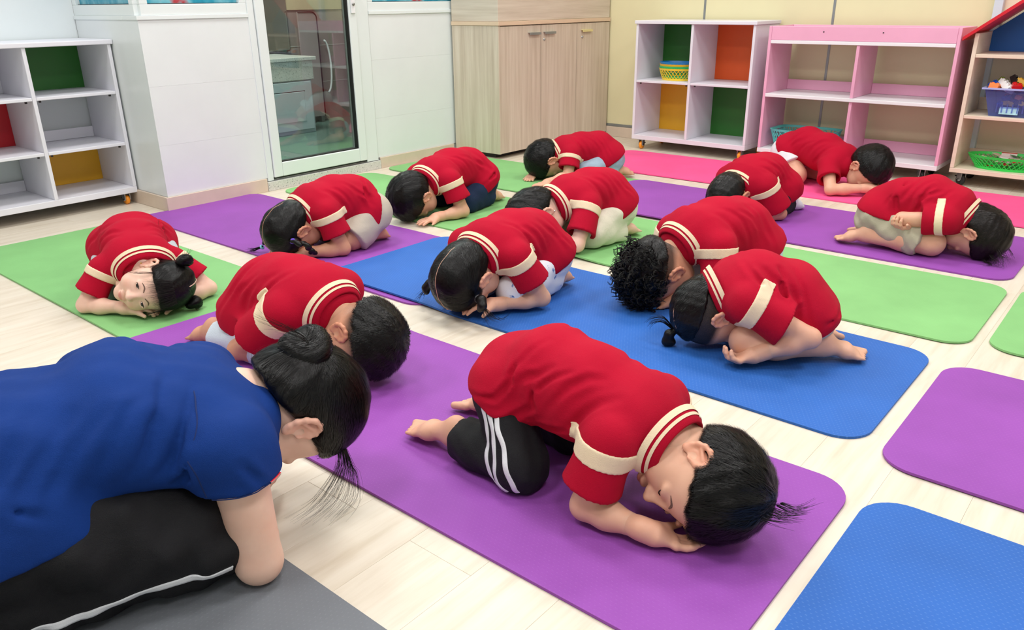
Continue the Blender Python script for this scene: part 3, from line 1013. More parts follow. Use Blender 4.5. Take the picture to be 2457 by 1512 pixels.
def unit(v):
    v = np.asarray(v, float)
    return v / (np.linalg.norm(v) + 1e-12)

class Cone:
    """tapered capsule"""
    def __init__(s, a, b, ra, rb):
        s.a, s.b, s.ra, s.rb = np.asarray(a, float), np.asarray(b, float), ra, rb
        r = max(ra, rb)
        s.lo = np.minimum(s.a, s.b) - r; s.hi = np.maximum(s.a, s.b) + r
    def d(s, X, Y, Z):
        ab = s.b - s.a; L2 = ab @ ab + 1e-12
        t = ((X - s.a[0]) * ab[0] + (Y - s.a[1]) * ab[1] + (Z - s.a[2]) * ab[2]) / L2
        t = np.clip(t, 0, 1)
        r = s.ra + (s.rb - s.ra) * t
        return np.sqrt((X - s.a[0] - ab[0] * t) ** 2 + (Y - s.a[1] - ab[1] * t) ** 2 + (Z - s.a[2] - ab[2] * t) ** 2) - r

class Ell:
    """ellipsoid with axes given as rows of A"""
    def __init__(s, c, rad, A=None):
        s.c, s.r = np.asarray(c, float), np.asarray(rad, float)
        s.A = np.eye(3) if A is None else np.asarray(A, float)
        e = np.sqrt(((s.A * s.r[:, None]) ** 2).sum(0))
        s.lo, s.hi = s.c - e, s.c + e
    def d(s, X, Y, Z):
        x, y, z = X - s.c[0], Y - s.c[1], Z - s.c[2]
        k0 = 0; k1 = 0
        for i in range(3):
            q = x * s.A[i, 0] + y * s.A[i, 1] + z * s.A[i, 2]
            k0 = k0 + (q / s.r[i]) ** 2
            k1 = k1 + (q / s.r[i] ** 2) ** 2
        k0 = np.sqrt(k0); k1 = np.sqrt(k1) + 1e-9
        return k0 * (k0 - 1.0) / k1

class ECap:
    """capsule of elliptical section: half-width a along lat, half-depth b across"""
    def __init__(s, p0, p1, lat, a0, b0, a1, b1, end=0.8, pw=2.0):
        s.p0, s.p1 = np.asarray(p0, float), np.asarray(p1, float)
        ax = unit(s.p1 - s.p0)
        lat = np.asarray(lat, float); lat = unit(lat - ax * (lat @ ax))
        s.ax, s.lat, s.dep = ax, lat, np.cross(ax, lat)
        s.a0, s.b0, s.a1, s.b1, s.end, s.pw = a0, b0, a1, b1, end, pw
        r = max(a0, a1, b0, b1)
        s.lo = np.minimum(s.p0, s.p1) - r; s.hi = np.maximum(s.p0, s.p1) + r
    def d(s, X, Y, Z):
        x, y, z = X - s.p0[0], Y - s.p0[1], Z - s.p0[2]
        L = np.linalg.norm(s.p1 - s.p0) + 1e-9
        q = x * s.ax[0] + y * s.ax[1] + z * s.ax[2]
        t = np.clip(q / L, 0, 1)
        a = s.a0 + (s.a1 - s.a0) * t; b = s.b0 + (s.b1 - s.b0) * t
        e = np.minimum(a, b) * s.end
        l = x * s.lat[0] + y * s.lat[1] + z * s.lat[2]
        dd = x * s.dep[0] + y * s.dep[1] + z * s.dep[2]
        o = q - t * L
        m = np.minimum(a, b)
        if s.pw == 2.0:
            k0 = np.sqrt((l / a) ** 2 + (dd / b) ** 2 + (o / e) ** 2)
        else:
            k0 = ((np.abs(l) / a) ** s.pw + (np.abs(dd) / b) ** s.pw + (np.abs(o) / e) ** s.pw) ** (1.0 / s.pw)
        return (k0 - 1.0) * m

class Half:
    """half space: negative on the kept side (dot(p-p0,n) > 0 kept)"""
    def __init__(s, p0, n):
        s.p, s.n = np.asarray(p0, float), unit(n)
    def d(s, X, Y, Z):
        return -((X - s.p[0]) * s.n[0] + (Y - s.p[1]) * s.n[1] + (Z - s.p[2]) * s.n[2])

class Fn:
    def __init__(s, f):
        s.f = f
    def d(s, X, Y, Z):
        return s.f(X, Y, Z)

def smin(a, b, k):
    h = np.maximum(k - np.abs(a - b), 0.0) / k
    return np.minimum(a, b) - h * h * k * 0.25

class Fold:
    """a crease pressed into a surface along a polyline, with soft swells beside it"""
    def __init__(s, pts, depth, width):
        s.pts, s.dep, s.w = [np.asarray(p, float) for p in pts], depth, width
        r = width * 3.2
        s.lo = np.min(s.pts, 0) - r; s.hi = np.max(s.pts, 0) + r
    def __call__(s, X, Y, Z):
        dm = None; tm = None
        n = len(s.pts) - 1
        for i, (a, b) in enumerate(zip(s.pts[:-1], s.pts[1:])):
            ab = b - a; L2 = ab @ ab + 1e-12
            t = np.clip(((X - a[0]) * ab[0] + (Y - a[1]) * ab[1] + (Z - a[2]) * ab[2]) / L2, 0, 1)
            dd = np.sqrt((X - a[0] - ab[0] * t) ** 2 + (Y - a[1] - ab[1] * t) ** 2 + (Z - a[2] - ab[2] * t) ** 2)
            u = (i + t) / n
            if dm is None:
                dm, tm = dd, u
            else:
                tm = np.where(dd < dm, u, tm); dm = np.minimum(dm, dd)
        fade = np.sin(np.pi * np.clip(tm * .9 + .08, 0, 1))
        q = dm / s.w
        return s.dep * fade * (np.exp(-q * q) - .55 * np.exp(-(q - 1.7) ** 2))

class SDF:
    def __init__(s):
        s.ops = []
    def add(s, prim, k=0.02):
        s.ops.append(('u', prim, k)); return s
    def sub(s, prim, k=0.01):
        s.ops.append(('s', prim, k)); return s
    def cut(s, prim, k=0.004):
        s.ops.append(('c', prim, k)); return s
    def disp(s, f):
        s.ops.append(('d', f, 0)); return s
    def ev(s, P):
        P = np.asarray(P, float)
        X, Y, Z = P[..., 0], P[..., 1], P[..., 2]
        F = np.full(X.shape, 1.0)
        for op, pr, k in s.ops:
            if op == 'u':
                F = smin(F, pr.d(X, Y, Z), k)
            elif op in 'sc':
                d = pr.d(X, Y, Z)
                F = -smin(-F, d, k) if op == 's' else -smin(-F, -d, k)
            elif op == 'd':
                F = F + pr(X, Y, Z)
        return F
    def grad(s, P, e=0.0015):
        P = np.asarray(P, float)
        g = np.stack([s.ev(P + d) - s.ev(P - d) for d in np.eye(3) * e], -1)
        return g / (np.linalg.norm(g, axis=-1, keepdims=True) + 1e-12)
    def snap(s, P, n=5):
        P = np.array(P, float)
        for _ in range(n):
            P = P - s.grad(P) * np.clip(s.ev(P), -0.02, 0.02)[..., None] * 0.9
        return P
    def mesh(s, h, clip=None):
        lo = np.min([p.lo - k * 0.3 for o, p, k in s.ops if o == 'u'], 0) - 2.5 * h
        hi = np.max([p.hi + k * 0.3 for o, p, k in s.ops if o == 'u'], 0) + 2.5 * h
        if clip is not None:
            lo = np.maximum(lo, clip[0]); hi = np.minimum(hi, clip[1])
        n = np.ceil((hi - lo) / h).astype(int) + 1
        ax = [(lo[i] + h * np.arange(n[i])).astype(np.float32) for i in range(3)]
        F = np.full(n, 1.0, np.float32)
        def blk(l, u):
            i0 = np.clip(np.floor((l - lo) / h).astype(int), 0, n)
            i1 = np.clip(np.ceil((u - lo) / h).astype(int) + 1, 0, n)
            return tuple(slice(a, b) for a, b in zip(i0, i1))
        for op, pr, k in s.ops:
            if op in 'usd' and hasattr(pr, 'lo'):
                m = k + 3 * h
                b = blk(pr.lo - m, pr.hi + m)
            else:
                b = (slice(None),) * 3
            X, Y, Z = ax[0][b[0]][:, None, None], ax[1][b[1]][None, :, None], ax[2][b[2]][None, None, :]
            if F[b].size == 0:
                continue
            if op == 'd':
                F[b] = F[b] + pr(X, Y, Z)
                continue
            d = pr.d(X, Y, Z)
            if op == 'u':
                F[b] = smin(F[b], d, k)
            elif op == 's':
                F[b] = -smin(-F[b], d, k)
            else:
                F[b] = -smin(-F[b], -d, k)
        F[0] = F[-1] = 1; F[:, 0] = F[:, -1] = 1; F[:, :, 0] = F[:, :, -1] = 1
        return surface_nets(F, lo, h)

_CO = np.array([(i, j, k) for i in (0, 1) for j in (0, 1) for k in (0, 1)])
_ED = [(a, b) for a in range(8) for b in range(a + 1, 8) if np.abs(_CO[a] - _CO[b]).sum() == 1]

def surface_nets(F, lo, h):
    S = F < 0
    c = np.zeros(tuple(q - 1 for q in F.shape), np.int8)
    sl = (slice(None, -1), slice(1, None))
    for i, j, k in _CO:
        c += S[sl[i], sl[j], sl[k]]
    mix = (c > 0) & (c < 8)
    I = np.argwhere(mix)
    idx = np.full(mix.shape, -1, np.int32)
    idx[mix] = np.arange(len(I))
    vals = np.stack([F[I[:, 0] + o[0], I[:, 1] + o[1], I[:, 2] + o[2]] for o in _CO], 1)
    acc = np.zeros((len(I), 3)); cnt = np.zeros(len(I))
    for a, b in _ED:
        va, vb = vals[:, a], vals[:, b]
        cr = (va < 0) != (vb < 0)
        t = np.where(cr, va / np.where(cr, va - vb, 1), 0)
        p = _CO[a] + t[:, None] * (_CO[b] - _CO[a])
        acc += np.where(cr[:, None], p, 0); cnt += cr
    V = lo + h * (I + acc / cnt[:, None])
    quads = []
    for ax in range(3):
        o1, o2 = [(1, 2), (2, 0), (0, 1)][ax]
        s0 = [slice(None)] * 3; s1 = [slice(None)] * 3
        s0[ax] = slice(None, -1); s1[ax] = slice(1, None)
        A, B = S[tuple(s0)], S[tuple(s1)]
        E = np.argwhere(A != B)
        if len(E) == 0:
            continue
        E = E[(E[:, o1] > 0) & (E[:, o2] > 0) & (E[:, o1] < F.shape[o1] - 1) & (E[:, o2] < F.shape[o2] - 1)]
        ins = A[E[:, 0], E[:, 1], E[:, 2]]
        q = []
        for d1, d2 in ((-1, -1), (0, -1), (0, 0), (-1, 0)):
            C_ = E.copy(); C_[:, o1] += d1; C_[:, o2] += d2
            q.append(idx[C_[:, 0], C_[:, 1], C_[:, 2]])
        q = np.stack(q, 1)
        q[~ins] = q[~ins][:, ::-1]
        quads.append(q)
    Q = np.concatenate(quads) if quads else np.zeros((0, 4), np.int32)
    Q = Q[(Q >= 0).all(1)]
    return V, Q

def relax(V, Q, n=1, lam=0.5):
    """a little smoothing to take the grid out of the surface"""
    a = np.concatenate([Q[:, i] for i in range(4)])
    b1 = np.concatenate([Q[:, (i + 1) % 4] for i in range(4)])
    b2 = np.concatenate([Q[:, (i + 3) % 4] for i in range(4)])
    cnt = np.bincount(a, minlength=len(V)).astype(float) * 2
    ok = cnt > 0
    cnt[~ok] = 1
    for _ in range(n):
        acc = np.stack([np.bincount(a, weights=V[b1, k] + V[b2, k], minlength=len(V)) for k in range(3)], 1)
        V = np.where(ok[:, None], V + lam * (acc / cnt[:, None] - V), V)
    return V

def quad_mesh(name, parts, mats, attrs=None):
    """parts: list of (V, Q, material index). One mesh object data block."""
    me = bpy.data.meshes.new(name)
    Vs, Qs, Ms, off = [], [], [], 0
    for V, Q, mi in parts:
        Vs.append(V); Qs.append(Q + off); Ms.append(np.full(len(Q), mi, np.int32)); off += len(V)
    V = np.concatenate(Vs).astype(np.float32); Q = np.concatenate(Qs).astype(np.int32); M = np.concatenate(Ms)
    me.vertices.add(len(V)); me.vertices.foreach_set('co', V.ravel())
    me.loops.add(len(Q) * 4); me.loops.foreach_set('vertex_index', Q.ravel())
    me.polygons.add(len(Q))
    me.polygons.foreach_set('loop_start', np.arange(0, len(Q) * 4, 4, dtype=np.int32))
    me.polygons.foreach_set('material_index', M)
    for m in mats:
        me.materials.append(m)
    me.update(calc_edges=True)
    me.shade_smooth()
    if attrs:
        for nm, vals in attrs.items():
            at = me.attributes.new(nm, 'FLOAT', 'POINT')
            at.data.foreach_set('value', np.asarray(vals, np.float32))
    return me

def sdf_obj(name, sdf, h, mat, parent, smooth_n=1, clip=None):
    V, Q = sdf.mesh(h, clip)
    if len(Q) == 0:
        return None
    V = relax(V, Q, smooth_n, 0.4)
    return link(name, quad_mesh(name, [(V, Q, 0)], [mat]), parent)

def ribbon(name, sdf, pts, width, mat, parent, lift=0.0014, sub=10, taper=False, wfun=None):
    """strip that follows a guide polyline on the surface of sdf"""
    P = [np.array(p, float) for p in pts]
    dense = []
    for a, b in zip(P[:-1], P[1:]):
        for t in np.linspace(0, 1, sub, endpoint=False):
            dense.append(a + (b - a) * t)
    dense.append(P[-1])
    D = sdf.snap(np.array(dense))
    for _ in range(3):
        D[1:-1] = 0.5 * D[1:-1] + 0.25 * (D[:-2] + D[2:])
    D = sdf.snap(D, 4)
    N = sdf.grad(D)
    V, F = [], []
    n = len(D)
    us = np.array((-1, -0.94, -0.4, 0.4, 0.94, 1))
    Tn = np.array([unit(D[min(i + 1, n - 1)] - D[max(i - 1, 0)]) for i in range(n)])
    Sd = np.cross(N, Tn); Sd /= np.linalg.norm(Sd, axis=1, keepdims=True) + 1e-9
    W = np.array([width / 2 * (wfun(i / (n - 1)) if wfun else 1) for i in range(n)])
    rows = D[:, None, :] + Sd[:, None, :] * (W[:, None] * us[None])[:, :, None]
    rows = sdf.snap(rows.reshape(-1, 3), 3)
    g = sdf.grad(rows)
    hh = np.where(np.abs(us) < 0.97, lift, -0.001)
    V = rows + g * np.tile(hh, n)[:, None]
    for i in range(n - 1):
        for j in range(5):
            a = i * 6 + j
            F.append((a, a + 1, a + 7, a + 6))
    return link(name, me_from(name, V, F, mat, True), parent)
# ------------------------------------------------------------------ people: materials
def skin_mat(name, rgb):
    t = NT(name)
    v = t.coord('Object')
    def att(nm):
        a = t.n('ShaderNodeAttribute'); a.attribute_name = nm
        return a.outputs['Fac']
    c = lin(rgb)
    base = t.ramp(t.noise(v, 22, 4), [(0.3, (c[0] * 0.95, c[1] * 0.90, c[2] * 0.88, 1)), (0.7, (min(1, c[0] * 1.03), c[1] * 1.04, c[2] * 1.04, 1))])
    flush = (min(1, c[0] * 1.0), c[1] * 0.62, c[2] * 0.55, 1)
    base = t.mix(att('flush'), base, flush)
    base = t.mix(att('lip'), base, (c[0] * 0.72, c[1] * 0.36, c[2] * 0.36, 1))
    fine = t.noise(v, 900, 2)
    st = t.n('ShaderNodeMath', operation='MULTIPLY_ADD'); st.inputs[1].default_value = 0.5; st.inputs[2].default_value = -0.25
    t.l(fine, st.inputs[0])
    ad = t.n('ShaderNodeMath', operation='ADD', use_clamp=True)
    sb = att('stubble')
    ml = t.n('ShaderNodeMath', operation='MULTIPLY')
    sg = t.n('ShaderNodeMath', operation='GREATER_THAN'); sg.inputs[1].default_value = 0.02
    t.l(sb, sg.inputs[0]); t.l(sg.outputs[0], ml.inputs[0]); t.l(st.outputs[0], ml.inputs[1])
    t.l(sb, ad.inputs[0]); t.l(ml.outputs[0], ad.inputs[1])
    base = t.mix(ad.outputs[0], base, lin((34, 30, 29)))
    t.l(base, t.b.inputs['Base Color'])
    t.setp(Roughness=0.5)
    t.b.inputs['Subsurface Weight'].default_value = 0.12
    t.b.inputs['Subsurface Radius'].default_value = (0.010, 0.004, 0.002)
    t.b.inputs['Subsurface Scale'].default_value = 0.6
    t.b.inputs['Specular IOR Level'].default_value = 0.35
    t.bump(t.noise(v, 260, 3), 0.06, 0.001)
    return t.m

SKIN = {'fair': skin_mat('fair skin', (232, 194, 174)), 'mid': skin_mat('warm skin', (220, 172, 146)), 'tan': skin_mat('tan skin', (204, 152, 124))}

def hair_mat(name, rgb, rough=0.42):
    t = NT(name)
    v = t.coord('Object', (1, 1, 1))
    c = lin(rgb)
    n1 = t.noise(v, 140, 3)
    t.l(t.ramp(n1, [(0.3, (c[0] * 0.6, c[1] * 0.6, c[2] * 0.6, 1)), (0.75, (c[0] * 1.7, c[1] * 1.6, c[2] * 1.5, 1))]), t.b.inputs['Base Color'])
    t.setp(Roughness=rough)
    t.b.inputs['Specular IOR Level'].default_value = 0.28
    t.bump(n1, 0.35, 0.002)
    return t.m
HAIR = hair_mat('black hair', (11, 10, 10), .38)
HAIRB = hair_mat('dark brown hair', (26, 20, 18), .38)
CLOTH = {
    'red': fabric('red jersey', (174, 0, 40), 700, 0.92, 0.05, 0.0, 0.34),
    'cream': fabric('cream rib knit', (232, 212, 180), 700, 0.9, 0.04, 0.0, 0.36),
    'navy': fabric('royal blue pique', (6, 50, 122), 900, 0.85, 0.08, 0.0, 0.38),
    'black': fabric('black tricot', (24, 24, 27), 800, 0.7, 0.1, 0.0, 0.53),
    'white': fabric('white jersey', (226, 228, 232), 800, 0.85, 0.03, 0.0, 0.38),
    'denim_dark': fabric('dark denim', (26, 42, 72), 600, 0.85, 0.18, 0.0, 0.72),
    'denim_light': fabric('light denim', (158, 178, 196), 500, 0.85, 0.14, 0.0, 0.72),
    'sky': fabric('pale blue cotton', (204, 216, 226), 700, 0.85, 0.05, 0.0, 0.53),
    'beige': fabric('beige cotton', (196, 186, 170), 700, 0.88, 0.06, 0.0, 0.60),
    'khaki': fabric('khaki cotton', (178, 170, 150), 700, 0.88, 0.06, 0.0, 0.60),
    'ivory': fabric('ivory cotton', (226, 220, 202), 700, 0.88, 0.04, 0.0, 0.67),
    'charcoal': fabric('charcoal jersey', (34, 34, 38), 700, 0.88, 0.06, 0.0, 0.60),
    'grey': fabric('pale grey cotton', (190, 198, 206), 700, 0.88, 0.05, 0.0, 0.60),
}
def print_mat():
    """white cotton with a scatter of small blue sprigs"""
    t = NT('white cotton with blue sprigs')
    v = t.coord('Object')
    vo = t.n('ShaderNodeTexVoronoi'); vo.inputs['Scale'].default_value = 30; vo.inputs['Randomness'].default_value = 0.9
    t.l(v, vo.inputs['Vector'])
    ns = t.noise(v, 190, 2)
    ad = t.n('ShaderNodeMath', operation='MULTIPLY_ADD'); ad.inputs[1].default_value = 0.5
    t.l(ns, ad.inputs[0]); t.l(vo.outputs['Distance'], ad.inputs[2])
    f = t.ramp(ad.outputs[0], [(0.40, (1, 1, 1, 1)), (0.47, (0, 0, 0, 1))])
    t.l(t.mix(f, lin((228, 230, 236)), lin((92, 122, 176))), t.b.inputs['Base Color'])
    t.setp(Roughness=0.85)
    t.bump(t.noise(v, 30, 4), 0.25, 0.003)
    return t.m
CLOTH['print'] = print_mat()

# ------------------------------------------------------------------ anatomy
class Head:
    def __init__(s, c, f, up, size=1.0):
        f = unit(f); up = np.asarray(up, float); up = unit(up - f * (up @ f))
        s.c, s.s = np.asarray(c, float), size
        s.A = np.array([f, np.cross(up, f), up])
    def P(s, a, b, c):
        return s.c + s.A.T @ (np.array([a, b, c]) * s.s)
    def L(s, P):
        """to head coordinates (forward, left, up) in unscaled units"""
        return ((np.asarray(P) - s.c) @ s.A.T) / s.s
    def D(s, a, b, c):
        return s.A.T @ np.array([a, b, c], float)
    def E(s, p, r):
        return Ell(s.P(*p), np.array(r) * s.s, s.A)
    def C(s, p, q, r0, r1):
        return Cone(s.P(*p), s.P(*q), r0 * s.s, r1 * s.s)

def head_ops(S, H, neck, rneck, eyes='closed'):
    k = H.s
    S.add(H.E((-.012, 0, .030), (.088, .073, .079)), .01)
    S.add(H.E((.018, 0, -.030), (.061, .061, .068)), .035 * k)
    for b in (-1, 1):
        S.add(H.E((.042, .034 * b, -.046), (.031, .027, .029)), .02 * k)
    S.add(H.E((.052, 0, -.088), (.022, .024, .019)), .022 * k)
    S.add(H.C((-.018, 0, -.055), (-.024, 0, -.10), .046, .044), .02 * k)
    if neck is not None:
        S.add(Cone(H.P(-.024, 0, -.09), neck, .044 * k, rneck), .02 * k)
    # nose
    S.add(H.C((.078, 0, .000), (.087, 0, -.032), .0055, .0085), .012 * k)
    S.add(H.E((.089, 0, -.034), (.0105, .0105, .0095)), .008 * k)
    for b in (-1, 1):
        S.add(H.E((.081, .0115 * b, -.038), (.0085, .0065, .0065)), .007 * k)
        # brow ridge and eye hollows
        S.sub(H.E((.094, .030 * b, -.006), (.0165, .020, .011)), .012 * k)
        if eyes == 'closed':
            S.add(H.E((.0660, .031 * b, -.0065), (.0125, .0170, .0092)), .009 * k)
        else:
            S.add(H.E((.0665, .031 * b, -.0055), (.0135, .0170, .0110)), .005 * k)
            S.sub(H.E((.082, .031 * b, -.0055), (.014, .0125, .0042)), .003 * k)
    # mouth
    S.add(H.E((.0775, 0, -.0615), (.0095, .0190, .0058)), .006 * k)
    S.add(H.E((.0760, 0, -.0715), (.0095, .0160, .0060)), .006 * k)
    S.sub(H.C((.0885, -.016, -.0668), (.0885, .016, -.0668), .0016, .0016), .004 * k)
    return S

def ear_sdf(H, b):
    """outer ear with rolled rim, bowl and lobe"""
    S = SDF()
    def Q(a, c, out):
        return H.P(a * .86 - .002, b * (.0655 + out * .8), c * .86 - .003)
    rim = [(.010, -.004, .005), (.012, .012, .008), (.006, .024, .010), (-.006, .030, .014), (-.018, .026, .019), (-.026, .014, .022), (-.027, -.002, .021), (-.022, -.017, .017), (-.012, -.028, .012), (-.001, -.034, .008)]
    for p, q in zip(rim[:-1], rim[1:]):
        S.add(Cone(Q(*p), Q(*q), .0046 * H.s, .0044 * H.s), .004 * H.s)
    S.add(H.E((-.007, b * .0715, -.004), (.016, .0052, .023)), .006 * H.s)
    S.add(H.E((-.004, b * .0715, -.029), (.0075, .0048, .0085)), .006 * H.s)
    S.add(H.C((-.006, b * .0755, .010), (-.017, b * .0785, -.006), .0030, .0030), .005 * H.s)
    S.add(H.E((.007, b * .0745, -.010), (.0036, .0036, .005)), .004 * H.s)
    S.sub(H.E((-.001, b * .0825, -.009), (.0085, .0095, .0105)), .005 * H.s)
    return S

def hairline(H, drop=0.0, back=0.0):
    """positive inside the hair region; unscaled head units"""
    n = unit((-.55, 0, .83))
    def f(P):
        q = H.L(P)
        return (q[..., 0] - .078) * n[0] + (q[..., 2] - (.058 - drop)) * n[2] + back * np.clip(-q[..., 0], 0, 1)
    return f

def hand_ops(S, W, d, n, t, L, rf, curl=(0.35, 0.45, 0.3), spread=0.10, thumb=(0.6, 0.35)):
    """W wrist, d towards fingers, n palm side, t thumb side"""
    d = unit(d); n = unit(np.asarray(n, float) - d * (np.asarray(n, float) @ d)); t = np.cross(n, d) * (1 if (np.cross(n, d) @ np.asarray(t, float)) >= 0 else -1)
    W = np.asarray(W, float)
    wid = .40 * L
    S.add(Cone(W - d * .15 * L, W + d * .06 * L, .155 * L, .16 * L), .02)
    S.add(ECap(W + d * .10 * L, W + d * .42 * L, t, wid * .44, .105 * L, wid * .54, .085 * L, .6), .018)
    S.add(Ell(W + d * .20 * L + t * wid * .36 + n * .04 * L, (.16 * L, .10 * L, .10 * L), np.array([unit(d + t * .4), unit(t - d * .4), n])), .012)
    lens = (.40, .46, .43, .34)
    for i in range(4):
        off = (1.5 - i) / 1.5
        base = W + d * (.47 - .025 * abs(off) - (.03 if i == 3 else 0)) * L + t * off * wid * .40
        dr = unit(d + t * off * spread)
        p = base
        ang = 0
        segs = (.46, .30, .24)
        for j in range(3):
            ang += curl[j]
            q = p + (dr * math.cos(ang) + n * math.sin(ang)) * lens[i] * segs[j] * L
            S.add(Cone(p, q, rf * (1.0 - .08 * j), rf * (1.0 - .08 * (j + 1))), .0035 if j else .006)
            p = q
    b0 = W + d * .14 * L + t * wid * .40 + n * .02 * L
    a = thumb[0]
    d1 = unit(d * math.cos(a) + t * math.sin(a) + n * .25)
    d2 = unit(d1 + d * thumb[1] + n * .2)
    q1 = b0 + d1 * .24 * L; q2 = q1 + d2 * .21 * L
    S.add(Cone(b0, q1, rf * 1.25, rf * 1.1), .012)
    S.add(Cone(q1, q2, rf * 1.08, rf * .88), .004)
    return S

def foot_ops(S, A, T, sole, lat, L, k=1.0):
    """A ankle, T toe tip, sole = direction the sole faces, lat = towards big toe"""
    A, T = np.asarray(A, float), np.asarray(T, float)
    d = unit(T - A); sole = unit(np.asarray(sole, float) - d * (np.asarray(sole, float) @ d)); lat = np.cross(d, sole) * (1 if np.cross(d, sole) @ np.asarray(lat, float) >= 0 else -1)
    heel = A - d * .010 * k + sole * .022 * k
    S.add(Ell(heel, (.026 * k, .022 * k, .027 * k), np.array([d, lat, sole])), .02)
    mid = A + (T - A) * .5
    S.add(ECap(A + sole * .010 * k, mid + sole * .004 * k, lat, .022 * k, .025 * k, .026 * k, .019 * k), .02)
    ball = A + (T - A) * .74
    S.add(ECap(mid + sole * .004 * k, ball, lat, .026 * k, .018 * k, .031 * k, .013 * k), .02)
    for i in range(5):
        o = (2 - i) / 2.0
        b = ball + lat * o * .026 * k
        ln = (.24 - .035 * i) * np.linalg.norm(T - A) + .006 * k
        r = (.0098 if i == 0 else .0068 - .0004 * i) * k
        S.add(Cone(b, b + d * ln, r * 1.05, r), .004)
    return S

class Cut:
    """a primitive trimmed by half spaces and hollowed by other primitives"""
    def __init__(s, prim, halves=(), holes=()):
        s.p, s.h, s.o = prim, halves, holes
        s.lo, s.hi = prim.lo, prim.hi
    def d(s, X, Y, Z):
        v = s.p.d(X, Y, Z)
        for h in s.h:
            v = np.maximum(v, h.d(X, Y, Z))
        for o in s.o:
            v = np.maximum(v, -o.d(X, Y, Z))
        return v

def off_fn(sdf, off):
    def f(X, Y, Z):
        X, Y, Z = np.broadcast_arrays(X, Y, Z)
        return sdf.ev(np.stack([X, Y, Z], -1)) - off
    return Fn(f)

def wrinkle(seed, amp, fr=26.0, axis=None):
    r = random.Random(seed)
    ks = [np.array([r.gauss(0, 1), r.gauss(0, 1), r.gauss(0, 1)]) for _ in range(4)]
    ks = [unit(k) * fr * r.uniform(0.6, 1.5) for k in ks]
    ph = [r.uniform(0, 6.28) for _ in ks]
    def f(X, Y, Z):
        s = 0
        for i in (0, 2):
            a = np.sin(X * ks[i][0] + Y * ks[i][1] + Z * ks[i][2] + ph[i])
            b = np.sin(X * ks[i + 1][0] + Y * ks[i + 1][1] + Z * ks[i + 1][2] + ph[i + 1])
            s = s + a * b
        return (amp * s).astype(np.float32) if hasattr(s, 'astype') else amp * s
    return f

def strands(name, sdf, V, mat, parent, n, length, width, flow, seed=1, lift=0.004, keep=None, segs=4, jitter=0.25, lenfun=None, hug=0.0008, curl=0.0):
    """hair fibres as thin tapering strips rooted on the surface, combed along flow(P)"""
    rg = np.random.default_rng(seed)
    if keep is not None:
        V = V[keep(V)]
    if len(V) == 0:
        return None
    P = V[rg.integers(0, len(V), n)] + rg.normal(0, 0.0012, (n, 3))
    N = sdf.grad(P)
    P = P - N * sdf.ev(P)[:, None] - N * 0.001
    ln = length * rg.uniform(0.55, 1.15, n)
    if lenfun is not None:
        ln = ln * lenfun(P)
    rows = [P.copy()]; sides = []
    jit = rg.normal(0, jitter, (n, 3))
    lf = lift * rg.uniform(0.2, 1.6, n)
    for i in range(segs):
        d = flow(P)
        d = d / (np.linalg.norm(d, axis=1, keepdims=True) + 1e-9) + jit
        N = sdf.grad(P)
        d = d - N * (d * N).sum(1, keepdims=True)
        d = d / (np.linalg.norm(d, axis=1, keepdims=True) + 1e-9)
        if i == 0:
            side0 = np.cross(N, d)
        if curl:
            jit = jit + np.cross(N, d) * rg.normal(0, curl, (n, 1))
        P = P + d * (ln / segs)[:, None]
        N = sdf.grad(P)
        e = sdf.ev(P)
        target = hug + lf * ((i + 1) / segs) ** 1.5
        P = P - N * np.clip(e - target, -0.01, 0.003)[:, None] * 1.0
        rows.append(P.copy()); sides.append(np.cross(N, d))
    sides = [side0] + sides
    VV = np.zeros((n, segs + 1, 2, 3))
    for i in range(segs + 1):
        w = width * (1 - 0.85 * (i / segs) ** 2) * 0.5
        sd = sides[i] / (np.linalg.norm(sides[i], axis=1, keepdims=True) + 1e-9)
        VV[:, i, 0] = rows[i] - sd * w; VV[:, i, 1] = rows[i] + sd * w
    VV[..., 2] = np.maximum(VV[..., 2], 0.0093)
    base = (np.arange(n) * (segs + 1) * 2)[:, None, None]
    q = np.array([[2 * i, 2 * i + 1, 2 * i + 3, 2 * i + 2] for i in range(segs)])[None]
    Q = (base + q).reshape(-1, 4)
    return link(name, quad_mesh(name, [(VV.reshape(-1, 3), Q, 0)], [mat]), parent)

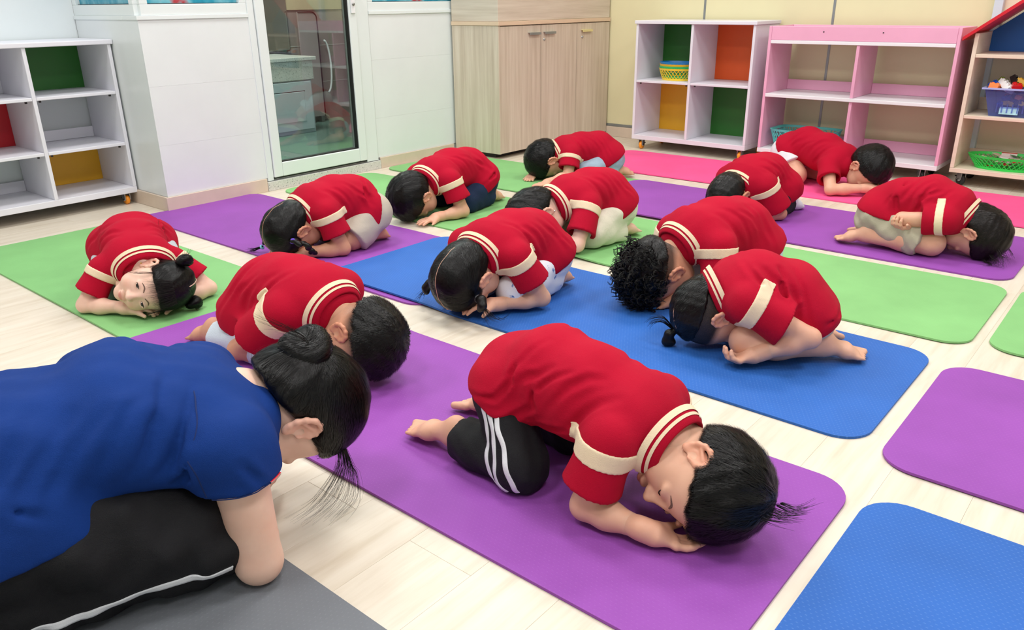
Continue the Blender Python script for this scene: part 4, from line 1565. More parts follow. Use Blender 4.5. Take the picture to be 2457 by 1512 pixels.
def loose_strand(name, guides, mat, parent, n=12, r=0.0007, spread=0.006, seed=2):
    """a wisp: thin tapered tubes along jittered copies of a guide polyline"""
    rg = random.Random(seed)
    Vv, Ff = [], []
    for g in guides:
        g = [np.array(p, float) for p in g]
        # smooth by Catmull-Rom
        pts = []
        m = len(g)
        for i in range(m - 1):
            p0, p1, p2, p3 = g[max(i - 1, 0)], g[i], g[i + 1], g[min(i + 2, m - 1)]
            for t in np.linspace(0, 1, 5, endpoint=False):
                pts.append(0.5 * ((2 * p1) + (-p0 + p2) * t + (2 * p0 - 5 * p1 + 4 * p2 - p3) * t * t + (-p0 + 3 * p1 - 3 * p2 + p3) * t ** 3))
        pts.append(g[-1])
        for k in range(n):
            o = np.array([rg.gauss(0, 1), rg.gauss(0, 1), rg.gauss(0, 1)]) * spread
            e = np.array([rg.gauss(0, 1), rg.gauss(0, 1), rg.gauss(0, 1)]) * spread * 1.2
            cut = rg.uniform(0.7, 1.0)
            mm = max(4, int(len(pts) * cut))
            pp = [p + o * (0.3 + 0.7 * i / mm) + e * (i / mm) ** 2 for i, p in enumerate(pts[:mm])]
            for q_ in pp:
                q_[2] = max(q_[2], 0.0102)
            rr = [r * (1 - 0.8 * i / mm) for i in range(mm)]
            v, f = tube_geo(pp, rr, 3, False)
            off = len(Vv)
            Vv.extend(v); Ff.extend([tuple(q + off for q in ff) for ff in f])
    return link(name, me_from(name, Vv, Ff, mat, True), parent)
# ------------------------------------------------------------------ one person
FLOORZ = 0.0088
LAT = np.array([0, 1.0, 0])

def default_child():
    return dict(
        torso=[(-.012, .140, .104, .088), (.085, .182, .112, .097), (.195, .194, .113, .092), (.305, .186, .116, .080), (.365, .180, .088, .058)],
        neck=(.395, 0, .172), head=((.470, 0, .112), (-.25, 0, -1), (1, 0, -.25), 1.0),
        sh=(.310, .112, .180), el=(.295, .160, .036), wr=(.400, .058, .030),
        hip=(.020, .062, .128), kn=(.195, .085, .050), an=(-.030, .072, .042), toe=(-.135, .066, .018),
        sleeve=.62, pants='sky', ptype='long', shirt='red', trim='cream', skin='mid', hem=((.0, 0, .12), (.75, 0, .66)),
        arm_r=(.032, .0260, .0250, .0180), leg_r=(.058, .046, .044, .027), hand_L=.112, hand_r=.0066, h=.0045, hb=.0045, collar=True,
        stripe=(.02, .34), hair='boy', hair_len=.026, hair_n=2200, wr_amp=.0016, folds=(), fade=.018, hlift=.004, foot_k=.95,
        hand_dir={}, hand_n={}, pants_cut=.92, sleeve_r=(.047, .060), neck_r=.040, collar_r=(.072, .060), eyes='closed', hair_mat=None, seed=1)

def side(sp, key, s):
    """value for side s ('L' or 'R'): explicit key+side, else the mirrored default"""
    if key + s in sp:
        return np.array(sp[key + s], float)
    p = np.array(sp[key], float)
    if key == 'sh':
        p = p * np.array([1, sp.get('slim_sh', .92), 1])
    if s == 'R':
        p = p * np.array([1, -1, 1])
    return p

def collar_part(sp, root, center, axis, front, ra, rb, hgt=.030, mat='red', trim='cream', gap=0.42, stripes=True):
    """folded polo collar: ring open at the throat"""
    axis = unit(axis); front = unit(np.asarray(front, float) - axis * (np.asarray(front, float) @ axis)); lat = np.cross(axis, front)
    def pt(a, r, z):
        return center + (math.cos(a) * front * rb + math.sin(a) * lat * ra) * r + axis * z
    prof = [(1.30, -.55), (1.24, -.22), (1.13, .16), (1.03, .40), (.97, .44), (.92, .34), (.90, -.2)]
    n = 44
    angs = np.linspace(gap, 2 * math.pi - gap, n)
    def dip(a):
        # the collar runs down towards the throat
        return -hgt * .35 * max(0, math.cos(a)) ** 2
    V, F = [], []
    for a in angs:
        for r, z in prof:
            V.append(pt(a, r, z * hgt + dip(a)))
    m = len(prof)
    for i in range(n - 1):
        for j in range(m - 1):
            k = i * m + j
            F.append((k, k + m, k + m + 1, k + 1))
    for i in (0, n - 1):
        F.append(tuple(i * m + j for j in range(m)))
    c = link('collar', me_from('collar', V, F, CLOTH[mat], True), root)
    if stripes:
        def lerp(t):
            # t in 0..1 along the outer face from free edge to fold
            seg = [(prof[j][0], prof[j][1]) for j in range(4)]
            q = t * 3
            i = min(2, int(q)); f = q - i
            return seg[i][0] + (seg[i + 1][0] - seg[i][0]) * f, seg[i][1] + (seg[i + 1][1] - seg[i][1]) * f
        for t0, t1 in ((.02, .36), (.48, .62)):
            V, F = [], []
            for a in angs:
                for t in (t0, (t0 + t1) / 2, t1):
                    r, z = lerp(t)
                    V.append(pt(a, r + .022, z * hgt + dip(a) + .0006))
            for i in range(n - 1):
                for j in range(2):
                    k = i * 3 + j
                    F.append((k, k + 3, k + 4, k + 1))
            link('collar_stripe', me_from('collar_stripe', V, F, CLOTH[trim], True), c)
    return c

def hair_cap(H, top=.012, drop=0.0, back=0.0, low=0.0, side_t=1.0):
    S = SDF()
    S.add(H.E((-.014, 0, .034), (.087 + top, .073 + top * .85 * side_t, .080 + top)), .01)
    S.add(H.E((-.040, 0, -.005), (.062 + top * .6, .064 + top * .6 * side_t, .062)), .03 * H.s)
    if low:
        S.add(H.E((-.045, 0, -.035), (.055, .064, .055)), .03 * H.s)
    hl = hairline(H, drop, back)
    def f(X, Y, Z):
        X, Y, Z = np.broadcast_arrays(X, Y, Z)
        return -hl(np.stack([X, Y, Z], -1)) * H.s
    S.cut(Fn(f), .012 * H.s)
    for b in (-1, 1):
        S.sub(H.E((-.004, b * .080, -.004), (.021, .022, .030)), .008 * H.s)
    return S

def braid(name, pts, r0, r1, mat, root, n=9):
    """plait: alternating lobes along a path"""
    S = SDF()
    P = [np.array(p, float) for p in pts]
    L = [0]
    for a, b in zip(P[:-1], P[1:]):
        L.append(L[-1] + np.linalg.norm(b - a))
    def at(t):
        d = t * L[-1]
        i = max(k for k in range(len(P) - 1) if L[k] <= d + 1e-9)
        return P[i] + (P[i + 1] - P[i]) * ((d - L[i]) / (L[i + 1] - L[i] + 1e-9)), unit(P[i + 1] - P[i])
    for k in range(n):
        c, t = at((k + .3) / n)
        s = unit(np.cross(t, (0.2, 0.1, 1)))
        r = r0 + (r1 - r0) * k / n
        sg = 1 if k % 2 else -1
        ax = unit(t + s * sg * .7)
        S.add(Ell(c + s * sg * r * .45, (r * 1.5, r * .8, r * .85), np.array([ax, unit(np.cross(ax, (0, .3, 1))), np.cross(ax, unit(np.cross(ax, (0, .3, 1))))])), .004)
    return sdf_obj(name, S, .0022, mat, root)

def ring_tie(name, c, axis, r, rad, mat, root):
    axis = unit(axis)
    s = unit(np.cross(axis, (.3, .2, 1))); u = np.cross(s, axis)
    pts = [np.asarray(c) + r * (math.cos(a) * s + math.sin(a) * u) for a in np.linspace(0, 2 * math.pi, 17)]
    return tube(name, pts, rad, mat, root, 8)

def bun(name, c, r, root, mat, seed=0, H=None):
    """coiled knot of hair with fibres wound around it"""
    rg = random.Random(seed)
    S = SDF()
    c = np.asarray(c, float)
    ax = unit((rg.uniform(-.3, .3), rg.uniform(-.3, .3), 1))
    s = unit(np.cross(ax, (1, .2, 0))); u = np.cross(s, ax)
    pts = [c + (math.cos(a) * s + math.sin(a) * u) * r * .55 + ax * r * (.25 * math.sin(a * 1.5)) for a in np.linspace(0, 2 * math.pi * 1.15, 16)]
    for p, q in zip(pts[:-1], pts[1:]):
        S.add(Cone(p, q, r * .46, r * .44), r * .25)
    S.add(Ell(c, (r * .6, r * .6, r * .5)), r * .3)
    S.cut(Half((0, 0, FLOORZ), (0, 0, 1)), .002)
    V, Q = S.mesh(max(.0018, r * .09))
    o = link(name, quad_mesh(name, [(V, Q, 0)], [mat]), root)
    def flow(P):
        return np.cross(P - c, ax) + 0.3 * np.cross(P - c, s)
    strands('hair_fibres', S, V, mat, o, 700, r * 1.3, .0011, flow, seed, .0015, segs=4, jitter=.25)
    return o

def person(label, O, th, **over):
    sp = default_child(); sp.update(over)
    g = dict(sp=sp)
    ru, hu = sp.get('rear', 0.0), sp.get('hshift', (0.0, 0.0))
    if ru or hu != (0.0, 0.0):
        wt = (1, .6, .25, 0, 0); hw = (0, 0, 0, .15, .6)
        sp['torso'] = [(t[0] + ru * wt[i] + hu[0] * hw[i], t[1] + hu[1] * hw[i]) + tuple(t[2:]) for i, t in enumerate(sp['torso'])]
        sp['neck'] = (sp['neck'][0] + hu[0] * .8, sp['neck'][1], sp['neck'][2] + hu[1] * .8)
        hd = sp['head']
        sp['head'] = ((hd[0][0] + hu[0], hd[0][1], hd[0][2] + hu[1]),) + tuple(hd[1:])
        for k_, f_ in (('hip', 1), ('an', 1), ('toe', 1), ('kn', .5)):
            for s_ in ('', 'L', 'R'):
                if k_ + s_ in sp:
                    q_ = sp[k_ + s_]
                    sp[k_ + s_] = (q_[0] + ru * f_,) + tuple(q_[1:])
        hp_ = sp['hem'][0]
        sp['hem'] = ((hp_[0] + ru * .8, hp_[1], hp_[2]), sp['hem'][1])
    root = thing('person', label, 'person', (O[0], O[1], sp.get('raise', 0.0)), math.radians(th))
    g['root'] = root
    ss = np.array(sp.get('sizes', 1.0))
    T = [np.array([t[0], t[4] if len(t) > 4 else 0, t[1]]) for t in sp['torso']]
    sl = sp.get('slim', .90)
    AB = [(t[2] * sl, t[3] * (1 + sl) / 2) for t in sp['torso']]
    sp['sleeve_r'] = tuple(r * sp.get('slim_s', 1.0) for r in sp['sleeve_r'])
    neck = np.array(sp['neck'], float)
    H = Head(*sp['head']); g['H'] = H
    floor = Half((0, 0, FLOORZ), (0, 0, 1))
    # ---------------- body
    B = SDF()
    for i in range(len(T) - 2):
        d = .014
        B.add(ECap(T[i], T[i + 1], LAT, AB[i][0] - d, AB[i][1] - d, AB[i + 1][0] - d, AB[i + 1][1] - d), .03)
    nr = sp['neck_r']
    B.add(Cone(T[-2], T[-1], AB[-2][1] * .6, nr * 1.05), .03)
    B.add(Cone(T[-1], neck, nr * 1.05, nr), .02)
    B.add(Cone(neck, H.P(-.024, 0, -.08), nr, .043 * H.s), .02)
    ar, lr = sp['arm_r'], sp['leg_r']
    hands = []
    for s in 'LR':
        sh, el, wr = side(sp, 'sh', s), side(sp, 'el', s), side(sp, 'wr', s)
        hp, kn, an, toe = side(sp, 'hip', s), side(sp, 'kn', s), side(sp, 'an', s), side(sp, 'toe', s)
        B.add(Cone(T[-2], sh, .05, ar[0]), .03)
        B.add(Cone(sh, el, ar[0], ar[1]), .015)
        mid = el + (wr - el) * .35
        B.add(Cone(el, mid, ar[1] * .95, ar[2]), .012)
        B.add(Cone(mid, wr, ar[2], ar[3]), .02)
        sk = .012 if sp['ptype'] == 'long' else 0.0
        lq = [r - sk for r in lr[:3]] + [lr[3]]
        B.add(Cone(T[0], hp, .05, lq[0]), .03)
        B.add(Cone(hp, kn, lq[0], lq[1]), .02)
        calf = kn + (an - kn) * .38 + np.array([0, 0, .004])
        B.add(Cone(kn, calf, lq[1] * .9, lq[2]), .015)
        B.add(Cone(calf, an, lq[2], lq[3]), .03)
        sole = sp.get('sole' + s, (-.45, 0, .9))
        foot_ops(B, an, toe, sole, (0, -1 if s == 'L' else 1, 0), .12, sp['foot_k'])
        # hands (fine mesh, own island in the same body)
        Hs = SDF()
        d = sp['hand_dir'].get(s, wr - el)
        n = sp['hand_n'].get(s, (0, 0, -1))
        t = sp.get('thumb' + s, np.cross(n, d) * (1 if s == 'R' else -1))
        Hs.add(Cone(el + (wr - el) * .70, wr, ar[3] + (ar[2] - ar[3]) * .3, ar[3] * .96), .01)
        hand_ops(Hs, wr, d, n, t, sp['hand_L'], sp['hand_r'], sp.get('curl' + s, (.25, .35, .25)), sp.get('spread' + s, .10), sp.get('thumb_a' + s, (.6, .35)))
        Hs.cut(floor, .003)
        hands.append(Hs)
    B.cut(floor, .004)
    parts = []
    V, Q = B.mesh(sp['hb']); V = relax(V, Q, 1, .4); parts.append((V, Q, 0))
    nb = len(V)
    for Hs in hands:
        V, Q = Hs.mesh(.0026 if sp['hand_L'] < .13 else .0032); V = relax(V, Q, 1, .4); parts.append((V, Q, 0))
    HS = SDF(); head_ops(HS, H, neck, nr, sp['eyes']); HS.cut(floor, .003)
    hres = sp.get('head_h', .0032)
    V, Q = HS.mesh(hres); V = relax(V, Q, 1, .35)
    hi0 = sum(len(p[0]) for p in parts); parts.append((V, Q, 0)); headV = V
    for b in (-1, 1):
        E_ = ear_sdf(H, b); E_.cut(floor, .002)
        V, Q = E_.mesh(.0016); V = relax(V, Q, 1, .3); parts.append((V, Q, 0))
    allV = np.concatenate([p[0] for p in parts])
    q = H.L(allV)
    inhead = np.zeros(len(allV), bool); inhead[hi0:] = True
    lipd = np.sqrt(((q[:, 0] - .083) / .010) ** 2 + (q[:, 1] / .017) ** 2 + ((q[:, 2] + .0665) / .0085) ** 2)
    lip = np.where(inhead, np.clip(1.5 - lipd * 1.2, 0, .85), 0)
    ear_m = np.abs(q[:, 1]) > .0745
    flush = np.where(inhead, np.where(ear_m, .38, np.clip(.5 - np.sqrt(((q[:, 0] - .06) / .03) ** 2 + ((np.abs(q[:, 1]) - .036) / .022) ** 2 + ((q[:, 2] + .045) / .022) ** 2) * .5, 0, .32)), 0)
    # knuckles, elbows, knees and soles are a little redder
    flush[:nb] = np.clip(.04 + .08 * np.sin(allV[:nb, 0] * 60) * np.sin(allV[:nb, 2] * 70), 0, .2)
    flush[nb:hi0] = .10
    stub = np.zeros(len(allV))
    if sp['hair'] in ('boy', 'tail', 'curly', 'bob'):
        hv = hairline(H, sp.get('hdrop', 0.0), sp.get('hback', .35))(allV)
        fd = sp['fade']
        stub = np.where(inhead & ~ear_m, np.clip(hv / fd, 0, 1) * sp.get('stub', .92), 0)
    elif sp['hair'] in ('girl', 'woman'):
        hv = hairline(H, 0.004, .35)(allV)
        stub = np.where(inhead & ~ear_m, np.clip((hv + .006) / .020, 0, 1) * .95, 0)
    body = link('body', quad_mesh('body', parts, [SKIN[sp['skin']]], dict(lip=lip, flush=flush, stubble=stub)), root)
    g['body'] = body; g['headsdf'] = HS

    # ---------------- shirt
    S = SDF()
    for i in range(len(T) - 1):
        S.add(ECap(T[i], T[i + 1], LAT, AB[i][0], AB[i][1], AB[i + 1][0], AB[i + 1][1], .85, 2.2), .035)
    slv = {}
    for s in 'LR':
        sh, el = side(sp, 'sh', s), side(sp, 'el', s)
        r0, r1 = sp['sleeve_r']
        d = unit(el - sh)
        end = sh + (el - sh) * sp['sleeve']
        tip = sh + (el - sh) * (sp['sleeve'] + .25)
        S.add(Cone(T[-2] + (sh - T[-2]) * .35, sh, .060 * r0 / .053, r0 * .96), .03)
        rr1 = r0 + (r1 - r0) * 1.2
        hole = Cone(sh + (el - sh) * (sp['sleeve'] - .06), el + (el - sh) * .3, r1 - .019, r1 - .014)
        slv[s] = (sh, el, d, end, r0, rr1)
        S.add(Cut(Cone(sh, tip, r0 * .96, rr1), [Half(end, -d)], [hole]), .02)
    for s in 'LR':
        hp, kn = side(sp, 'hip', s), side(sp, 'kn', s)
        S.add(Cone(T[0] + (hp - T[0]) * .2, hp, .074, lr[0] + .018), .04)
        S.add(Cone(hp, hp + (kn - hp) * .22, lr[0] + .018, lr[0] + .008), .03)
    for (pts, r, k) in sp['folds']:
        S.disp(Fold(S.snap(np.array(pts, float)), min(.0085, r * 1.6), k * .40))
    # loose cloth: slanting creases down both flanks
    rf = random.Random(sp['seed'] * 7 + 1)
    for sg in (-1, 1):
        nf = sp.get('n_folds', 5)
        for kf in range(nf):
            q0 = 1.0 + 2.3 * (kf + rf.uniform(.2, .5)) / nf; q1 = max(.1, q0 - rf.uniform(.75, 1.0))
            a0, a1 = math.radians(rf.uniform(18, 45)), math.radians(rf.uniform(92, 112))
            line = []
            for tt in np.linspace(0, 1, 5):
                q = q0 + (q1 - q0) * tt; i_ = min(len(T) - 2, int(q)); fr_ = q - i_
                c_ = T[i_] + (T[i_ + 1] - T[i_]) * fr_
                hw = AB[i_][0] + (AB[i_ + 1][0] - AB[i_][0]) * fr_; hd = AB[i_][1] + (AB[i_ + 1][1] - AB[i_][1]) * fr_
                an_ = a0 + (a1 - a0) * tt + .12 * math.sin(tt * 5 + kf)
                line.append(c_ + np.array([0, sg * hw * math.sin(an_), hd * math.cos(an_)]))
            S.disp(Fold(S.snap(np.array(line), 3), rf.uniform(.0028, .0055) * sp.get('fold_k', 1.0), rf.uniform(.006, .010) * sp.get('fold_w', 1.0)))
    amp = sp['wr_amp']
    if amp:
        S.disp(wrinkle(sp['seed'], amp, 24.0))
        S.disp(wrinkle(sp['seed'] + 50, amp * .45, 60.0))
    p0, nn = sp['hem']
    S.cut(Half(p0, nn), .006)
    # neck opening
    nax = unit(neck - T[-1])
    if sp['collar']:
        S.sub(Cone(neck + nax * .012, neck + nax * .12, nr * 1.02, nr * 1.3), .006)
    S.cut(floor, .003)
    g['shirt'] = S
    so = sdf_obj('shirt', S, sp['h'], CLOTH[sp['shirt']], root, 2)
    g['shirt_obj'] = so
    if sp['trim']:
        for s in 'LR':
            if 'no_trim' + s in sp:
                continue
            sh, el, d, end, r0, r1 = slv[s]
            a, b = sp['stripe']
            Lg = np.linalg.norm(el - sh)
            tilt = np.array(sp.get('tilt' + s, (0, 0, 0)), float)
            dn = unit(d + tilt)
            ST = SDF()
            q0, q1 = sh + d * a * Lg * .62, sh + d * b * Lg * .62
            ST.ops = list(S.ops)
            ST.disp(lambda X, Y, Z: -.0022)
            ST.cut(Half(q0, dn), .0006); ST.cut(Half(q1, -dn), .0006)
            cyl = Cone(sh - d * .03, end, r0 + .030, r0 + .030)
            ST.cut(cyl, .0006)
            sdf_obj('sleeve_stripe', ST, .0028, CLOTH[sp['trim']], so, 1, (cyl.lo, cyl.hi))
    if sp['collar']:
        fr = sp.get('collar_front', (0, 0, -1))
        cax = sp.get('collar_axis', tuple(nax))
        collar_part(sp, so, T[-1] + (neck - T[-1]) * .72 + np.array(sp.get('collar_off', (0, 0, 0))), cax, fr, sp['collar_r'][0], sp['collar_r'][1], sp.get('collar_h', .034), sp['shirt'], sp['trim'] or 'cream', sp.get('collar_gap', .45), stripes=bool(sp['trim']))

    # ---------------- trousers
    P_ = SDF()
    L0 = .008
    for s in 'LR':
        hp, kn, an = side(sp, 'hip', s), side(sp, 'kn', s), side(sp, 'an', s)
        P_.add(Cone(T[0] + (hp - T[0]) * .2, hp, .062, lr[0] + .010), .04)
        if sp['ptype'] == 'long':
            P_.add(Cone(hp, kn, lr[0] + .010, lr[1] + .010), .018)
            e = an + (kn - an) * (1 - sp['pants_cut'])
            dd = unit(an - kn)
            P_.add(Cut(Cone(kn, an + dd * .03, lr[1] + .008, lr[3] + sp.get('cuff', .014)), [Half(e, -dd)]), .012)
        else:
            f_ = sp.get('short_f', .8)
            e = hp + (kn - hp) * f_
            dd = unit(kn - hp)
            P_.add(Cut(Cone(hp, kn + dd * .03, lr[0] + .016, lr[1] + .024), [Half(e, -dd)]), .02)
    P_.disp(wrinkle(sp['seed'] + 9, sp.get('p_amp', .0020), 45.0))
    P_.disp(wrinkle(sp['seed'] + 19, sp.get('p_amp', .0020) * .5, 90.0))
    for (pts, r, k) in sp.get('pfolds', ()):
        for a, b in zip(pts[:-1], pts[1:]):
            P_.sub(Cone(a, b, r, r), k)
    P_.cut(floor, .003)
    g['pants'] = P_
    g['pants_obj'] = sdf_obj('trousers' if sp['ptype'] == 'long' else 'shorts', P_, sp['h'], CLOTH[sp['pants']], root, 1)

    # ---------------- hair
    hm = sp['hair_mat'] or HAIR
    ht = sp['hair']
    if ht == 'boy':
        C_ = hair_cap(H, sp.get('top', .012), -sp.get('rise', .012) + sp.get('hdrop', 0.0), sp.get('cback', .25))
        whorl = H.P(-.062, 0, .098)
        def flow(P):
            return P - whorl
    elif ht == 'curly':
        C_ = hair_cap(H, .010, -.040)
        whorl = H.P(-.05, 0, .10)
        def flow(P):
            return P - whorl
    elif ht == 'tail':
        C_ = hair_cap(H, .004, -.052, .0)
        tie = H.P(*sp['tie'])
        def flow(P):
            return tie - P
    elif ht == 'bob':
        C_ = hair_cap(H, sp.get('top', .012), .002, .30, 1)
        whorl = H.P(-.06, 0, .10)
        fall = np.array(sp.get('fall', (.3, 0, -1)))
        def flow(P):
            return (P - whorl) * 6 + fall * .35
    elif ht == 'girl':
        C_ = hair_cap(H, sp.get('top', .007), .006, .25, 1)
        tl, tr = H.P(*sp['tie']), H.P(sp['tie'][0], -sp['tie'][1], sp['tie'][2])
        def flow(P):
            b = H.L(P)[:, 1:2]
            return np.where(b > 0, tl - P, tr - P)
    else:
        C_ = hair_cap(H, .012, .004, .30, 1)
        tie = H.P(*sp['tie'])
        def flow(P):
            return tie - P
    C_.disp(wrinkle(sp['seed'] + 77, .0012, 120.0))
    C_.cut(floor, .003)
    V, Q = C_.mesh(sp.get('hair_h', .0038)); V = relax(V, Q, 1, .4)
    hair = link('hair', quad_mesh('hair', [(V, Q, 0)], [hm]), root)
    g['hair'] = hair; g['hairsdf'] = C_
    keep = lambda P: P[:, 2] > .010
    strands('hair_strands', C_, V, hm, hair, sp['hair_n'], sp['hair_len'], sp.get('hair_w', .0014), flow, sp['seed'], sp['hlift'], keep, jitter=sp.get('hjit', .28))
    return g
# ------------------------------------------------------------------ the people
def A(*a):
    return np.array(a, float)

def face_detail(g, brow=True, lashes=True, bm=None):
    H, root, HS = g['H'], g['root'], g['headsdf']
    for b in (-1, 1):
        if brow:
            pts = [H.P(.088, b * .012, .014), H.P(.087, b * .028, .019), H.P(.077, b * .046, .013)]
            ribbon('eyebrow', HS, pts, .0050 * H.s, bm or HAIRB, g['body'], .0005, 6, wfun=lambda t: .30 + .70 * math.sin(math.pi * min(1, t * .9 + .12)))
        if lashes:
            tube('eyelashes', [H.P(.0762, b * .0185, -.0088), H.P(.0785, b * .025, -.0116), H.P(.0788, b * .031, -.0126), H.P(.0776, b * .037, -.0116), H.P(.0752, b * .0440, -.0085)], [.0004, .0010, .0012, .0011, .0005], HAIR, g['body'], 6)

def soft_brow_mat():
    t = NT('soft brown brow')
    v = t.coord('Object')
    t.l(t.ramp(t.noise(v, 400, 2), [(0.3, lin((70, 50, 42))), (0.7, lin((140, 106, 90)))]), t.b.inputs['Base Color'])
    t.setp(Roughness=0.7)
    return t.m
BROW = soft_brow_mat()

# ---- front boy, cheek on his hand, striped track trousers
def boy_front():
    g = person('child in black three-stripe trousers asleep on the front purple mat', (-.95, 1.13), 0,
        torso=[(.010, .178, .094, .080), (.090, .206, .106, .094), (.185, .196, .106, .088), (.285, .172, .106, .078), (.345, .156, .084, .054)],
        neck=(.378, -.008, .142), head=((.432, -.012, .106), (-.40, -.80, -.44), (.91, -.30, -.29), .99),
        sh=(.292, .108, .172), elR=(.266, -.124, .040), wrR=(.392, -.108, .032), elL=(.30, .13, .04), wrL=(.40, .03, .03),
        hip=(.020, .058, .166), knR=(.098, -.108, .052), anR=(-.080, -.100, .046), toeR=(-.215, -.108, .022), knL=(.10, .075, .05), anL=(-.09, .07, .044), toeL=(-.21, .055, .02),
        leg_r=(.052, .046, .043, .027), arm_r=(.032, .0265, .025, .0175), pants='black', skin='mid', hem=((.045, 0, .150), (.42, 0, .91)), h=.0038, hb=.0038, head_h=.0022, seed=3,
        hair_n=9000, hair_len=.034, hlift=.004, top=.013, hair_h=.003, rise=.0, fade=.020, hair_w=.0009, hjit=.16, collar_off=(.004, 0, .006), collar_axis=(.9, -.1, -.2), collar_r=(.066, .054),
        soleR=(-.62, 0, .78), soleL=(-.5, 0, .85), hand_dir={'R': (.5, .35, -.25), 'L': (.3, -.6, -.1)}, hand_n={'R': (.1, .3, 1), 'L': (0, 0, 1)},
        folds=[([A(.000, -.105, .175), A(.05, -.117, .185), A(.08, -.105, .225), A(.07, -.08, .27)], .004, .016), ([A(.02, -.12, .145), A(.08, -.124, .145), A(.13, -.118, .185), A(.12, -.10, .245)], .005, .018),
               ([A(.10, -.11, .118), A(.16, -.115, .14), A(.21, -.112, .16)], .004, .016)],
        p_amp=.003, cuff=.017, pants_cut=.90, sleeve=.70, stripe=(.0, .42))
    P_ = g['pants']
    for pts in ([(.022, .17), (.043, .09), (.069, .035), (.079, .016)], [(.040, .166), (.070, .10), (.091, .042), (.104, .016)], [(.060, .159), (.094, .108), (.115, .052), (.128, .018)]):
        ribbon('white_stripe', P_, [A(u, -.150, w) for u, w in pts], .0105, CLOTH['white'], g['pants_obj'])
    face_detail(g, bm=BROW)
    H = g['H']
    w = []
    for k in range(7):
        a = -.03 + .01 * k
        w.append([H.P(-.05 + a, .02 - .006 * k, .112), H.P(-.065 + a, .02 - .006 * k, .138), H.P(-.095 + a * 1.2, .02 - .008 * k, .152 + .003 * k)])
    loose_strand('cowlick', w, HAIR, g['hair'], 10, .0006, .0035, 5)

